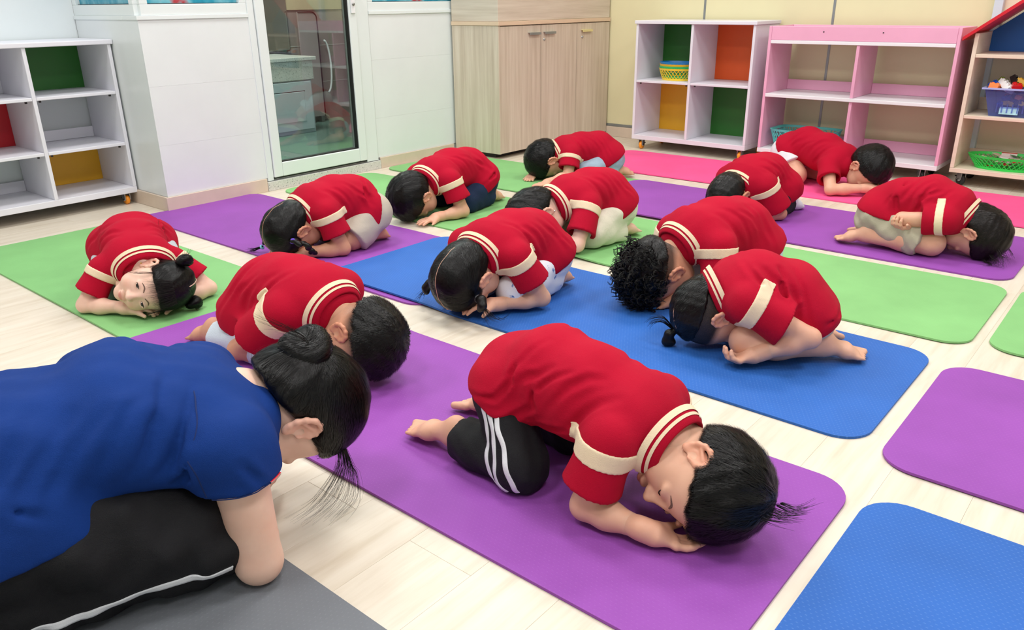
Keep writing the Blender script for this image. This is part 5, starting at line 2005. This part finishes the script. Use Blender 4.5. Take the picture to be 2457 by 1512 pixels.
# ---- girl on the left, looking at the camera
def girl_left():
    g = person('child with two hair buns on the left green mat, face turned to the camera', (-2.65, 1.15), -22, slim=.83, slim_s=.86,
        torso=[(-.050, .130, .105, .085), (.030, .160, .112, .096), (.130, .166, .108, .088), (.225, .150, .106, .078), (.290, .138, .086, .056)],
        neck=(.322, .018, .120), head=((.362, .028, .094), (.80, -.60, -.02), (.60, .797, .05), .95),
        sh=(.232, .112, .132), elR=(.246, -.172, .034), wrR=(.338, -.050, .032), elL=(.272, .190, .034), wrL=(.335, .085, .032),
        hip=(-.040, .062, .125), kn=(.125, .095, .050), an=(-.09, .072, .042), toe=(-.2, .066, .018),
        pants='grey', skin='fair', hem=((-.075, 0, .14), (.9, 0, .3)), h=.0042, hb=.004, head_h=.0021, seed=5, eyes='open', collar_off=(.0, 0, .012), collar_axis=(.75, .05, -.3),
        arm_r=(.029, .0235, .023, .0165), hair='girl', tie=(-.045, .066, .085), hair_n=6000, hair_len=.05, hlift=.0015, hair_w=.0009, hjit=.10, top=.006,
        hand_dir={'R': (.35, .75, .0), 'L': (.3, -.9, 0)}, hand_n={'R': (.1, 0, -1), 'L': (0, 0, -1)}, curlR=(.5, .5, .3), sleeve=.66,
        folds=[([A(-.09, .02, .215), A(-.02, .015, .268)], .005, .02), ([A(-.05, .085, .205), A(.06, .10, .215), A(.14, .115, .175)], .004, .018)])
    H, HS = g['H'], g['headsdf']
    face_detail(g, True, False, BROW)
    # eyes: white ball with dark iris
    t = NT('eye with dark iris')
    v = t.coord('Object')
    sx = t.n('ShaderNodeSeparateXYZ'); t.l(v, sx.inputs[0])
    t.l(t.ramp(sx.outputs[0], [(0.0, lin((236, 230, 226))), (.83, lin((236, 230, 226))), (.86, lin((40, 26, 20))), (.955, lin((30, 20, 16))), (.97, lin((6, 5, 5)))]), t.b.inputs['Base Color'])
    mp = [n for n in t.t.nodes if n.type == 'MAPPING'][0]
    t.setp(Roughness=0.08)
    R_ = .0120 * H.s
    mp.inputs['Scale'].default_value = (1 / R_,) * 3
    for b in (-1, 1):
        Vv, Ff = [], []
        prof = [(R_ * math.sin(a), -R_ * math.cos(a)) for a in np.linspace(0.001, math.pi - .001, 16)]
        Vv, Ff = lathe_geo(prof, 24)
        # ball's pole along the gaze
        Vv = [(p[2], p[0], p[1]) for p in Vv]
        o = link('eye', me_from('eye', Vv, Ff, t.m, True), g['body'])
        gz = unit(H.D(1, b * .05 - .02, .02))
        m = Matrix((gz, unit(np.cross(H.D(0, 0, 1), gz)), unit(np.cross(gz, unit(np.cross(H.D(0, 0, 1), gz)))))).transposed().to_4x4()
        m.translation = Vector(H.P(.0652, b * .031, -.0055))
        o.matrix_local = m
        tube('eyelashes', [H.P(.0742, b * .0180, -.0050), H.P(.0776, b * .0240, -.0020), H.P(.0788, b * .031, -.0008), H.P(.0776, b * .038, -.0018), H.P(.0742, b * .0445, -.0042)], [.0004, .0008, .0010, .0010, .0005], HAIR, g['body'], 6)
    mtie = plain('dark hair elastic', (40, 30, 44), 0.5)
    for b in (1, -1):
        c = H.P(-.046, b * .072, .092)
        bun('hair_bun', c, .023, g['hair'], HAIR, 4 + b)
        loose_strand('bun_tips', [[c, c + H.D(.0, b * .022, .012), c + H.D(-.004, b * .040, .020)], [c, c + H.D(.01, b * .022, .010), c + H.D(.014, b * .036, .018)], [c, c + H.D(-.012, b * .020, .014), c + H.D(-.02, b * .034, .024)]], HAIR, g['hair'], 7, .0005, .003, 8 + b)
    # parting and fringe
    ribbon('parting', g['hairsdf'], [H.P(-.0, 0, .12), H.P(-.04, 0, .125), H.P(-.09, 0, .08)], .0022, SKIN['fair'], g['hair'], .0012, 8)
    fr = []
    for k in range(18):
        b = -.046 + .0054 * k
        fr.append([H.P(.050, b * .8, .098), H.P(.074 - abs(b) * .1, b, .070), H.P(.086 - abs(b) * .25, b * 1.1, .046), H.P(.087 - abs(b) * .3, b * 1.15, .030 - .004 * (k % 3))])
    loose_strand('fringe', fr, HAIRB, g['hair'], 12, .00034, .0030, 12)
    fr = [[H.P(.045, s * .062, .04), H.P(.058, s * .068, .0), H.P(.05, s * .070, -.045), H.P(.035, s * .068, -.075)] for s in (-1, 1)]
    for k in (0, 1):
        loose_strand('temple_wisp', fr[k:k + 1], HAIRB, g['hair'], 14, .0004, .005, 14 + k)
    pts = [H.P(.02, .07, .06), H.P(.05, .09, .03), H.P(.03, .10, -.0)]
    for s in (-1,):
        V_, F_ = lathe_geo([(0.0, .0025), (.002, .002), (.0026, 0), (.002, -.002), (0, -.0025)], 10)
        o = link('ear_stud', me_from('ear_stud', V_, F_, plain('gold stud', (210, 190, 120), 0.25, metal=0.9), True), g['body'], tuple(H.P(-.003, s * .080, -.031)))

# ---- boy behind the woman
def boy_left():
    g = person('child in pale trousers kneeling on the purple mat behind the woman', (-1.95, 1.105), 5, rear=.105, **{'raise': .007},
        torso=[(.005, .118, .110, .090), (.110, .165, .120, .102), (.215, .176, .118, .098), (.320, .176, .120, .086), (.385, .170, .092, .062)],
        neck=(.415, 0, .145), head=((.484, -.002, .100), (-.25, -.46, -.85), (.96, -.10, -.22), 1.04),
        sh=(.325, .116, .172), el=(.165, .135, .045), wr=(.275, .070, .030), hip=(.030, .064, .115), kn=(.200, .090, .050), an=(-.092, .098, .042), toe=(-.185, .112, .018),
        pants='sky', skin='tan', hem=((-.02, 0, .098), (.25, 0, .97)), seed=8, hair_n=6500, hair_len=.015, hlift=.003, hair_w=.0010, hjit=.22, rise=.046, cback=.0, fade=.036, top=.010, hdrop=.008, stub=.85, sole=(-.4, 0, .9),
        collar_axis=(.92, 0, -.25), collar_off=(-.004, 0, .008),
        folds=[([A(-.07, -.05, .17), A(-.02, -.10, .14), A(.04, -.118, .115)], .006, .02), ([A(-.02, -.085, .185), A(.04, -.117, .15), A(.10, -.122, .125)], .005, .02), ([A(-.075, -.06, .13), A(-.03, -.10, .10), A(.03, -.11, .09)], .005, .02)])

# ---- girl with two braids
def girl_braids():
    g = person('child with two braids and purple hair ties on the purple mat by the door', (-2.44, 2.05), -97, rear=.045, hshift=(-.015, 0.0),
        torso=[(.022, .140, .108, .086), (.090, .172, .116, .098), (.180, .184, .114, .094), (.285, .178, .116, .082), (.340, .168, .088, .058)],
        neck=(.362, 0, .150), head=((.400, .015, .108), (-.35, 0, -.94), (.94, 0, -.35), 1.0),
        sh=(.290, .114, .168), el=(.255, .140, .036), wr=(.375, .070, .030), hip=(.030, .066, .125), kn=(.170, .090, .052), an=(.015, .060, .042), toe=(-.045, .050, .018),
        pants='beige', ptype='short', short_f=1.02, leg_r=(.064, .048, .044, .027), skin='tan', hem=((.045, 0, .13), (.93, 0, .28)), seed=11, hair='girl', tie=(-.005, .078, .055), hair_n=4500, hair_len=.05, hlift=.0012, hair_w=.0011, hjit=.10,
        collar_axis=(.85, 0, -.35), folds=[([A(.10, .06, .265), A(.12, .105, .215), A(.10, .118, .16)], .006, .02), ([A(.06, .10, .21), A(.05, .115, .15)], .005, .018)])
    H = g['H']
    mt = plain('purple hair tie', (92, 62, 190), 0.5)
    mb = plain('pale blue bead', (130, 200, 225), 0.3)
    c = H.P(-.005, .088, .055)
    ring_tie('hair_tie', c, H.D(.1, .7, .3), .007, .0045, mt, g['hair'])
    braid('braid', [c, A(.400, .128, .075), A(.375, .118, .045), A(.352, .092, .024), A(.338, .075, .016)], .013, .009, HAIR, g['hair'], 10)
    c2 = H.P(-.005, -.088, .055)
    ring_tie('hair_tie', c2, H.D(.1, -.7, .3), .007, .0045, mt, g['hair'])
    braid('braid', [c2, A(.445, -.100, .060), A(.455, -.110, .035)], .012, .009, HAIR, g['hair'], 4)
    ring_tie('hair_bead', A(.458, -.113, .030), A(.2, -.4, -.3), .006, .004, mb, g['hair'])
    loose_strand('braid_tail', [[A(.456, -.112, .032), A(.475, -.140, .018), A(.492, -.170, .012)]], HAIR, g['hair'], 40, .0009, .004, 3)
    ribbon('parting', g['hairsdf'], [H.P(.06, 0, .085), H.P(.02, 0, .12), H.P(-.05, 0, .12), H.P(-.105, 0, .05), H.P(-.10, 0, -.01)], .0015, SKIN['tan'], g['hair'], .0005, 8)

# ---- boy in dark jeans
def boy_jeans():
    g = person('child in dark blue jeans kneeling on the green mat in front of the door', (-2.52, 2.75), -90, rear=.035, hshift=(-.028, 0.0),
        torso=[(-.020, .125, .104, .086), (.065, .170, .112, .100), (.175, .186, .113, .094), (.290, .176, .116, .082), (.355, .166, .090, .060)],
        neck=(.390, 0, .150), head=((.452, 0, .102), (-.20, .05, -.98), (.98, 0, -.20), 1.04),
        sh=(.305, .114, .165), elL=(.280, .155, .036), wrL=(.400, .112, .026), hip=(.010, .064, .120), kn=(.165, .090, .050), an=(-.03, .075, .044), toeL=(-.130, .050, .018),
        pants='denim_dark', skin='mid', hem=((.0, 0, .125), (.62, 0, .78)), seed=14, hair_n=6000, hair_len=.034, hlift=.003, hair_w=.0011, hjit=.14, top=.013, rise=.002,
        hand_dir={'L': (.85, -.15, -.05)}, spreadL=.25, curlL=(.08, .12, .1), collar_axis=(.9, 0, -.3),
        folds=[([A(.0, .10, .19), A(.05, .112, .145), A(.12, .115, .11)], .006, .02), ([A(-.05, .09, .15), A(.0, .108, .125), A(.06, .112, .10)], .005, .018)])

# ---- far boy in light jeans
def boy_far():
    g = person('child in light blue jeans on the green mat beside the wardrobe', (-2.38, 3.62), -126, hshift=(-.02, 0.0),
        torso=[(-.020, .105, .104, .084), (.055, .145, .112, .096), (.145, .152, .112, .090), (.235, .146, .116, .080), (.290, .138, .090, .060)],
        neck=(.318, 0, .130), head=((.352, 0, .106), (-.30, 0, -.95), (.95, .0, -.30), 1.02),
        sh=(.240, .114, .142), elL=(.270, .150, .045), wrL=(.385, .185, .026), elR=(.30, -.14, .04), wrR=(.40, -.02, .028), hip=(.0, .064, .105), kn=(.150, .090, .050), an=(-.03, .080, .044), toeL=(-.130, .068, .02),
        pants='denim_light', skin='mid', hem=((-.005, 0, .105), (.55, 0, .83)), seed=17, hair_n=4000, hair_len=.022, hlift=.003, hair_w=.0014, hjit=.2, rise=.0, top=.012,
        hand_dir={'L': (.85, .35, -.05)}, spreadL=.2, curlL=(.08, .12, .1), h=.005, hb=.005, collar_axis=(.85, 0, -.3))

# ---- child in ivory trousers
def child_ivory():
    g = person('child in ivory trousers with an ear stud, behind the girl in printed trousers', (-1.67, 2.75), -106, rear=.14, **{'raise': .010},
        torso=[(-.030, .130, .106, .086), (.080, .172, .116, .098), (.195, .184, .114, .094), (.320, .180, .116, .082), (.390, .170, .088, .058)],
        neck=(.425, 0, .158), head=((.486, 0, .126), (-.25, .30, -.92), (.95, .0, -.25), 1.0),
        sh=(.325, .114, .165), elL=(.410, .150, .040), wrL=(.460, .060, .030), hip=(.0, .066, .125), kn=(.235, .098, .058), an=(.0, .080, .044), toe=(-.11, .066, .018),
        pants='ivory', skin='fair', hem=((-.010, 0, .150), (.55, 0, .83)), leg_r=(.060, .056, .046, .030), seed=20, hair='bob', hair_n=5000, hair_len=.045, hlift=.0025, hair_w=.0011, hjit=.14, fall=(.6, 0, -.4), fade=.012,
        collar_axis=(.9, 0, -.25), p_amp=.003, cuff=.024, sleeve=.72)
    H = g['H']
    V_, F_ = lathe_geo([(0.0, .003), (.0024, .0024), (.0032, 0), (.0024, -.0024), (0, -.003)], 10)
    link('ear_stud', me_from('ear_stud', V_, F_, plain('silver stud', (220, 220, 220), 0.2, metal=0.9), True), g['body'], tuple(H.P(-.004, .082, -.033)))
    w = [[H.P(.02, -.02 + .02 * k, .10), H.P(.03, -.03 + .02 * k, .135), H.P(.05, -.05 + .025 * k, .155)] for k in range(4)]
    loose_strand('loose_hair', w, HAIR, g['hair'], 10, .0006, .006, 6)

# ---- girl with pigtails and printed trousers
def girl_print():
    g = person('child with short pigtails and white printed trousers on the blue mat', (-1.55, 2.05), -92, rear=.085, **{'raise': .009}, hshift=(-.030, 0.0),
        torso=[(-.020, .112, .108, .088), (.075, .162, .116, .102), (.185, .180, .116, .098), (.300, .178, .120, .086), (.370, .170, .092, .060)],
        neck=(.398, 0, .155), head=((.440, 0, .112), (-.40, 0, -.92), (.92, 0, -.40), 1.02),
        sh=(.312, .120, .172), el=(.245, .155, .036), wr=(.372, .072, .030), hip=(.010, .066, .115), kn=(.235, .080, .052), an=(-.005, .082, .044), toe=(-.09, .060, .022),
        leg_r=(.060, .052, .046, .028), pants='print', skin='mid', hem=((.0, 0, .128), (.50, 0, .86)), seed=23, hair='girl', tie=(.010, .082, .058), hair_n=5500, hair_len=.05, hlift=.0015, hair_w=.0010, hjit=.12,
        collar_axis=(.9, 0, -.30), collar_off=(0, 0, .006), folds=[([A(-.02, .075, .215), A(.04, .115, .165), A(.04, .122, .115)], .005, .018), ([A(-.04, .09, .165), A(.02, .118, .125), A(.09, .125, .105)], .004, .018)],
        hand_dir={'L': (.8, -.45, .12)}, thumb_aL=(.9, .2), curlL=(.35, .3, .2))
    H = g['H']
    for b, tm in ((-1, plain('white hair tie', (232, 226, 238), 0.5)), (1, plain('black hair tie', (26, 26, 30), 0.4))):
        c = H.P(.010, b * .090, .058)
        ring_tie('hair_tie', c, H.D(0, b, .1), .0085, .0042, tm, g['hair'])
        S = SDF()
        p = [c, H.P(.008, b * .108, .060), H.P(.018, b * .118, .072), H.P(.026, b * .112, .080)]
        for a, q, r in zip(p[:-1], p[1:], (.010, .015, .010)):
            S.add(Cone(a, q, r, r * .9), .008)
        o = sdf_obj('pigtail', S, .0025, HAIR, g['hair'])
        tips = [[p[2], p[2] + H.D(.02 + .01 * k, b * (.02 + .008 * k), .012 * (2 - k)), p[2] + H.D(.05 - .006 * k, b * (.045 + .008 * k), .03 * (1.2 - k))] for k in range(4)]
        loose_strand('pigtail_tips', tips, HAIR, g['hair'], 8, .0006, .0035, 3 + b)
    ribbon('parting', g['hairsdf'], [H.P(.06, 0, .085), H.P(.02, 0, .12), H.P(-.05, 0, .12), H.P(-.105, 0, .05), H.P(-.10, 0, .0)], .0015, SKIN['mid'], g['hair'], .0005, 8)

# ---- boy with curly hair
def boy_curly():
    g = person('child with curly black hair and shaved sides leaning over the blue mat', (-.99, 2.49), -112, rear=.095, hshift=(-.035, -.004),
        torso=[(-.005, .160, .112, .092), (.085, .200, .120, .104), (.190, .212, .120, .100), (.310, .205, .124, .088), (.385, .190, .096, .062)],
        neck=(.425, 0, .165), head=((.480, 0, .114), (-.32, .05, -.94), (.94, .0, -.32), 1.06),
        sh=(.315, .122, .195), el=(.330, .150, .045), wr=(.420, .060, .030), hip=(.010, .066, .145), kn=(.150, .095, .052), an=(-.06, .080, .044), toe=(-.16, .066, .018),
        pants='sky', skin='tan', hem=((.005, 0, .155), (.60, 0, .80)), leg_r=(.060, .052, .046, .028), seed=26, hair='curly', hair_n=2600, hair_len=.012, hlift=.002, hair_w=.001, hjit=.3, fade=.024, hdrop=.006, stub=.88,
        collar_axis=(.88, 0, -.35), collar_off=(-.004, 0, .010), folds=[([A(-.02, .09, .235), A(.03, .118, .195), A(.05, .12, .15)], .007, .02)])
    mb_ = plain('blue printed lettering', (24, 84, 200), .8)
    for pts in ([(.135, .15, .135), (.120, .15, .165)], [(.120, .15, .165), (.150, .15, .170), (.140, .15, .150)], [(.130, .15, .150), (.155, .15, .130)]):
        ribbon('printed_letter', g['pants'], [A(*q) for q in pts], .006, mb_, g['pants_obj'], .0008, 5)
    H, C_ = g['H'], g['hairsdf']
    rg = np.random.default_rng(4)
    Vv, Ff = [], []
    cnt = 0
    while cnt < 380:
        a, b, c = rg.normal(0, 1, 3)
        p = np.array([a * .6, b * .75, abs(c)]); p = p / np.linalg.norm(p)
        q = H.P(-.010 + p[0] * .105, p[1] * .085, .038 + p[2] * .095)
        hl = H.L(q)
        if (-.55 * (hl[0] - .078) + .83 * (hl[2] - .075)) < .012:
            continue
        n = unit(q - H.P(-.01, 0, .035))
        if q[2] < .014:
            q[2] = .016
        t1 = unit(np.cross(n, rg.normal(0, 1, 3))); t2 = np.cross(n, t1)
        rad = rg.uniform(.006, .013); turns = rg.uniform(.8, 1.6); ln = rg.uniform(.012, .040)
        ph = rg.uniform(0, 6.28)
        for s in range(3):
            r2 = rad * rg.uniform(.85, 1.15); o2 = rg.normal(0, .0012, 3)
            pts = []
            for u in np.linspace(0, 1, 11):
                x = q - n * .006 + n * (u * ln) + (math.cos(ph + u * turns * 6.28) * t1 + math.sin(ph + u * turns * 6.28) * t2) * r2 * (1 - .3 * u) + o2
                x[2] = max(x[2], FLOORZ + .002)
                pts.append(x)
            v, f = tube_geo(pts, [.0013 * (1 - .6 * i / 10) for i in range(11)], 4, False)
            off = len(Vv); Vv.extend(v); Ff.extend([tuple(z + off for z in ff) for ff in f])
        cnt += 1
    link('hair_curls', me_from('hair_curls', Vv, Ff, HAIR, True), g['hair'])

# ---- boy with the small ponytail
def boy_tail():
    g = person('child with shaved head and small ponytail in beige shorts on the blue mat', (-.68, 2.02), -142, rear=.02, hshift=(-.050, 0.0),
        torso=[(-.020, .105, .108, .086), (.040, .150, .116, .100), (.125, .172, .118, .100), (.188, .168, .120, .086), (.250, .160, .092, .060)],
        neck=(.272, 0, .145), head=((.285, 0, .106), (-.36, .02, -.93), (.93, .0, -.36), 1.04),
        sh=(.185, .118, .170), elL=(.032, .152, .096), wrL=(.158, .138, .044), elR=(.03, -.14, .09), wrR=(.15, -.10, .04), hip=(-.010, .064, .115), kn=(.160, .085, .058), anL=(-.045, .090, .046), toeL=(-.160, .092, .020), anR=(-.045, -.07, .046), toeR=(-.14, -.06, .02),
        pants='beige', ptype='short', short_f=.45, skin='mid', hem=((-.02, 0, .085), (.45, 0, .89)), seed=29, hair='tail', tie=(.012, 0, .108), hair_n=3500, hair_len=.022, hlift=.0012, hair_w=.0012, hjit=.12, fade=.016, stub=1.0, hdrop=.012,
        leg_r=(.050, .045, .043, .027), hand_dir={'L': (.95, .05, -.35)}, hand_n={'L': (.25, -.3, 1)}, thumbL=(.3, -.3, .6), curlL=(.75, .7, .4), sleeve=.60, sleeve_r=(.048, .062), collar_axis=(.85, 0, -.40), collar_off=(.014, 0, .006),
        soleL=(-.45, .1, .9), folds=[([A(.10, .07, .255), A(.10, .115, .20), A(.08, .12, .14)], .005, .02), ([A(-.05, .08, .14), A(.0, .11, .12)], .005, .018)])
    H = g['H']
    c = H.P(.012, 0, .116)
    ring_tie('hair_tie', c, H.D(.1, 0, 1), .007, .003, plain('black hair tie', (26, 26, 30), 0.4), g['hair'])
    S = SDF()
    p = [c, c + H.D(.004, 0, .018), c + H.D(.022, .0, .030), c + H.D(.036, 0, .022)]
    p = [A(q[0], q[1], max(q[2], .018)) for q in p]
    for a, q, r in zip(p[:-1], p[1:], (.009, .014, .012)):
        S.add(Cone(a, q, r, r), .008)
    S.cut(Half((0, 0, FLOORZ), (0, 0, 1)))
    sdf_obj('ponytail', S, .0025, HAIR, g['hair'])
    arc = [[c + A(.0, 0, .0), c + A(.03, -.01, .032), c + A(.058, -.022, .028), c + A(.078, -.03, .008)], [c, c + A(.034, -.004, .026), c + A(.06, -.012, .020), c + A(.074, -.02, .0)]]
    loose_strand('ponytail_tips', arc, HAIR, g['hair'], 16, .0007, .0035, 5)
    ribbon('parting', g['hairsdf'], [H.P(-.06, .03, .10), H.P(-.03, .035, .118), H.P(-.005, .034, .118)], .0022, SKIN['mid'], g['hair'], .0008, 6)

# ---- child half hidden at the back
def child_back():
    g = person('child with a shaved head half hidden behind the curly-haired one', (-1.350, 3.490), -105, rear=.075, hshift=(-.035, 0.0),
        torso=[(-.015, .125, .106, .086), (.080, .168, .114, .098), (.185, .172, .114, .094), (.270, .160, .118, .082), (.315, .150, .090, .060)],
        neck=(.345, 0, .135), head=((.380, 0, .110), (-.38, 0, -.92), (.92, 0, -.38), 1.0),
        sh=(.255, .114, .155), el=(.190, .145, .036), wr=(.300, .080, .030), hip=(.0, .064, .115), kn=(.140, .090, .050), an=(-.04, .070, .044), toe=(-.13, .056, .018),
        pants='charcoal', skin='tan', hem=((-.005, 0, .085), (.45, 0, .89)), seed=32, hair='boy', hair_n=1500, hair_len=.008, hlift=.001, hair_w=.0012, top=.004, rise=.004, h=.005, hb=.005, collar_axis=(.8, 0, -.4), sleeve=.82)
    for s, y in (('L', .063), ('R', -.063)):
        S = SDF()
        foot_ops(S, side(g['sp'], 'an', s), side(g['sp'], 'toe', s), (-.45, 0, .9), (0, -1, 0), .12, 1.0)
        S.disp(lambda X, Y, Z: -.004)
        S.cut(Half((0, 0, FLOORZ), (0, 0, 1)))
        sdf_obj('sock', S, .004, CLOTH['white'], g['root'])

# ---- child at the back right, forehead on folded arms
def child_pink():
    g = person('child in plain red shirt and white shorts on the pink mat', (-1.45, 4.10), -18,
        torso=[(-.105, .165, .100, .088), (-.040, .188, .106, .094), (.065, .172, .108, .090), (.165, .142, .112, .080), (.225, .125, .088, .058)],
        neck=(.262, 0, .118), head=((.318, .010, .120), (.30, -.25, -.92), (.92, -.10, .30), 1.04),
        sh=(.180, .112, .130), elR=(.262, -.175, .036), wrR=(.375, -.045, .048), elL=(.29, .17, .036), wrL=(.36, .05, .034), hip=(-.118, .062, .150), kn=(-.010, .090, .052), an=(-.18, .080, .044), toe=(-.29, .066, .018),
        pants='white', ptype='short', short_f=.62, skin='mid', trim=None, collar=False, hem=((-.088, 0, .135), (.80, 0, .60)), seed=35, hair_n=4000, hair_len=.020, hlift=.0025, hair_w=.0013, hjit=.2, rise=.002, top=.012, h=.005, hb=.005,
        leg_r=(.058, .050, .044, .027), hand_dir={'R': (.6, .6, .1)}, sleeve=.56)

# ---- child at the right with hands on the thighs
def child_right():
    g = person('child in khaki shorts with hands on the thighs on the right purple mat', (-.80, 3.20), 0,
        torso=[(-.030, .138, .104, .086), (.040, .164, .114, .098), (.125, .182, .116, .098), (.205, .165, .118, .084), (.250, .145, .090, .060)],
        neck=(.262, 0, .135), head=((.304, 0, .098), (-.42, -.03, -.90), (.90, -.03, -.43), .97),
        sh=(.205, .116, .150), elR=(.068, -.122, .135), wrR=(.135, -.03, .095), elL=(.16, .06, .10), wrL=(.088, -.092, .100), hip=(-.040, .062, .115), knR=(.170, -.085, .056), kn=(.17, .085, .055), anR=(-.050, -.105, .050), toeR=(-.160, -.115, .020), an=(-.05, .08, .05), toe=(-.16, .07, .02),
        pants='khaki', ptype='short', short_f=.88, skin='mid', hem=((-.055, 0, .138), (.22, 0, .97)), seed=38, hair='bob', hair_n=5500, hair_len=.040, hlift=.002, hair_w=.0010, hjit=.12, fall=(.2, 0, -1), fade=.012, hair_mat=HAIRB, hshift=(-.020, -.004),
        leg_r=(.056, .048, .044, .027), hand_dir={'L': (-.45, -.80, .12), 'R': (.2, .9, -.1)}, hand_n={'L': (.15, .35, .95), 'R': (0, 0, -1)}, thumbL=(.6, -.4, -.3), curlL=(.60, .75, .5), spreadL=.22, sleeve=.50, collar_axis=(.82, 0, -.40), collar_off=(.014, 0, .006), p_amp=.004,
        folds=[([A(.05, -.06, .255), A(.03, -.105, .20), A(.05, -.116, .15)], .007, .022), ([A(.14, -.08, .262), A(.115, -.112, .215), A(.12, -.12, .165)], .007, .022)])
    H = g['H']
    w = [[H.P(.05 - .03 * k, s * .05, .09), H.P(.06 - .03 * k, s * .06, .12), A(.37 + .02 * k, s * .07 - .02, .016), A(.33 + .03 * k, s * .08 - .03, .012)] for k in range(3) for s in (-1, 1)]
    for s in (0, 1):
        loose_strand('loose_hair', w[s::2], HAIRB, g['hair'], 18, .0006, .008, 6 + s)

# ---- the woman in blue
def woman():
    g = person('woman in a royal blue polo and black trousers bowing at the lower left', (-1.17, .60), 70,
        slim=1.0, slim_s=.92, n_folds=6, fold_k=1.2, fold_w=1.25, torso=[(-.430, .190, .150, .110), (-.290, .250, .155, .108), (-.150, .272, .158, .102), (-.045, .248, .158, .092), (.030, .220, .122, .074)],
        neck=(.072, 0, .200), head=((.122, 0, .205), (-.25, .05, -.96), (.96, 0, -.22), 1.10),
        sh=(-.008, .162, .240), elR=(.000, -.172, .042), wrR=(.02, -.0, .055), elL=(.02, .20, .045), wrL=(-.01, .03, .09), hip=(-.340, .085, .175), knR=(-.075, -.105, .090), kn=(-.075, .105, .09), anR=(-.42, -.115, .055), an=(-.42, .10, .055), toe=(-.56, .10, .02), toeR=(-.56, -.11, .02),
        arm_r=(.044, .038, .036, .026), leg_r=(.100, .080, .068, .042), hand_L=.175, hand_r=.0085, neck_r=.050, sleeve_r=(.075, .076), collar_r=(.078, .068), collar_h=.040, pants='black', shirt='navy', skin='fair', trim=None,
        hem=((-.2, 0, .178), (-.10, 0, 1.0)), hb=.005, h=.0048, seed=41, hair='woman', tie=(-.100, 0, .020), hair_n=11000, hair_len=.075, hlift=.002, hair_w=.0009, hjit=.08, foot_k=1.35, sleeve=.56, p_amp=.005, wr_amp=.0028, collar_axis=(.95, 0, -.10),
        pfolds=(), folds=[([A(-.36, -.13, .25), A(-.28, -.155, .215)], .005, .022), ([A(-.10, -.155, .215), A(-.06, -.165, .235), A(-.04, -.16, .27)], .005, .018), ([A(-.01, -.20, .25), A(.02, -.215, .20)], .004, .018)])
    H = g['H']
    c = H.P(-.112, 0, .004)
    bun('hair_bun', c, .043, g['hair'], HAIR, 3)
    w = []
    for k in range(5):
        w.append([H.P(-.13, -.02 + .01 * k, .0), H.P(-.15, -.03 + .012 * k, -.03 - .008 * k), H.P(-.15 - .004 * k, -.035 + .012 * k, -.06 - .006 * k)])
    loose_strand('bun_wisps', w, HAIR, g['hair'], 7, .00032, .005, 6)
    w = []
    for k in range(8):
        a_ = k / 7.0
        w.append([H.P(.050, -.045 + .05 * a_, .085), H.P(.080, -.055 + .05 * a_, .100 - .01 * a_), A(.205 - .03 * a_, -.075 + .03 * a_, .085), A(.195 - .075 * a_, -.095 + .03 * a_, .045), A(.145 - .09 * a_, -.105 + .02 * a_, .016 + .02 * a_)])
    loose_strand('loose_fringe', w, HAIR, g['hair'], 14, .00042, .005, 9)
    # white piping on the trouser leg and shirt details
    P_, S = g['pants'], g['shirt']
    ribbon('white_piping', P_, [A(-.055, -.155, .075), A(-.14, -.19, .060), A(-.24, -.19, .052), A(-.32, -.19, .050), A(-.345, -.17, .035)], .012, CLOTH['white'], g['pants_obj'])
    ribbon('shoulder_seam', S, [A(-.045, -.10, .345), A(-.055, -.165, .30), A(-.070, -.19, .245), A(-.06, -.19, .20)], .0022, plain('dark blue stitching', (10, 36, 92), .9), g['shirt_obj'], .0006, 8)
    sh, el = side(g['sp'], 'sh', 'R'), side(g['sp'], 'el', 'R')
    d = unit(el - sh)
    e = sh + (el - sh) * .56
    for k, m in enumerate((plain('red flag tape', (214, 20, 40), .8), CLOTH['white'])):
        q = e - d * (.012 - .006 * k) + A(.062, -.045, 0)
        ribbon('sleeve_tab', S, [q - A(.014, .016, 0), q, q + A(.012, .014, 0)], .0058, m, g['shirt_obj'], .0012, 5)
    ribbon('cuff_seam', S, [e - d * .030 + A(-.06, -.05, 0), e - d * .030 + A(0, -.08, 0), e - d * .030 + A(.065, -.04, 0)], .0022, plain('dark blue stitching', (10, 36, 92), .9), g['shirt_obj'], .0006, 8)
    ribbon('hem_tape', S, [A(-.345, -.16, .178), A(-.315, -.17, .176), A(-.28, -.165, .178)], .005, plain('red flag tape', (214, 20, 40), .8), g['shirt_obj'], .0012, 6)

for f_ in (boy_front, girl_left, boy_left, girl_braids, boy_jeans, boy_far, child_ivory, girl_print, boy_curly, boy_tail, child_back, child_pink, child_right, woman):
    f_()
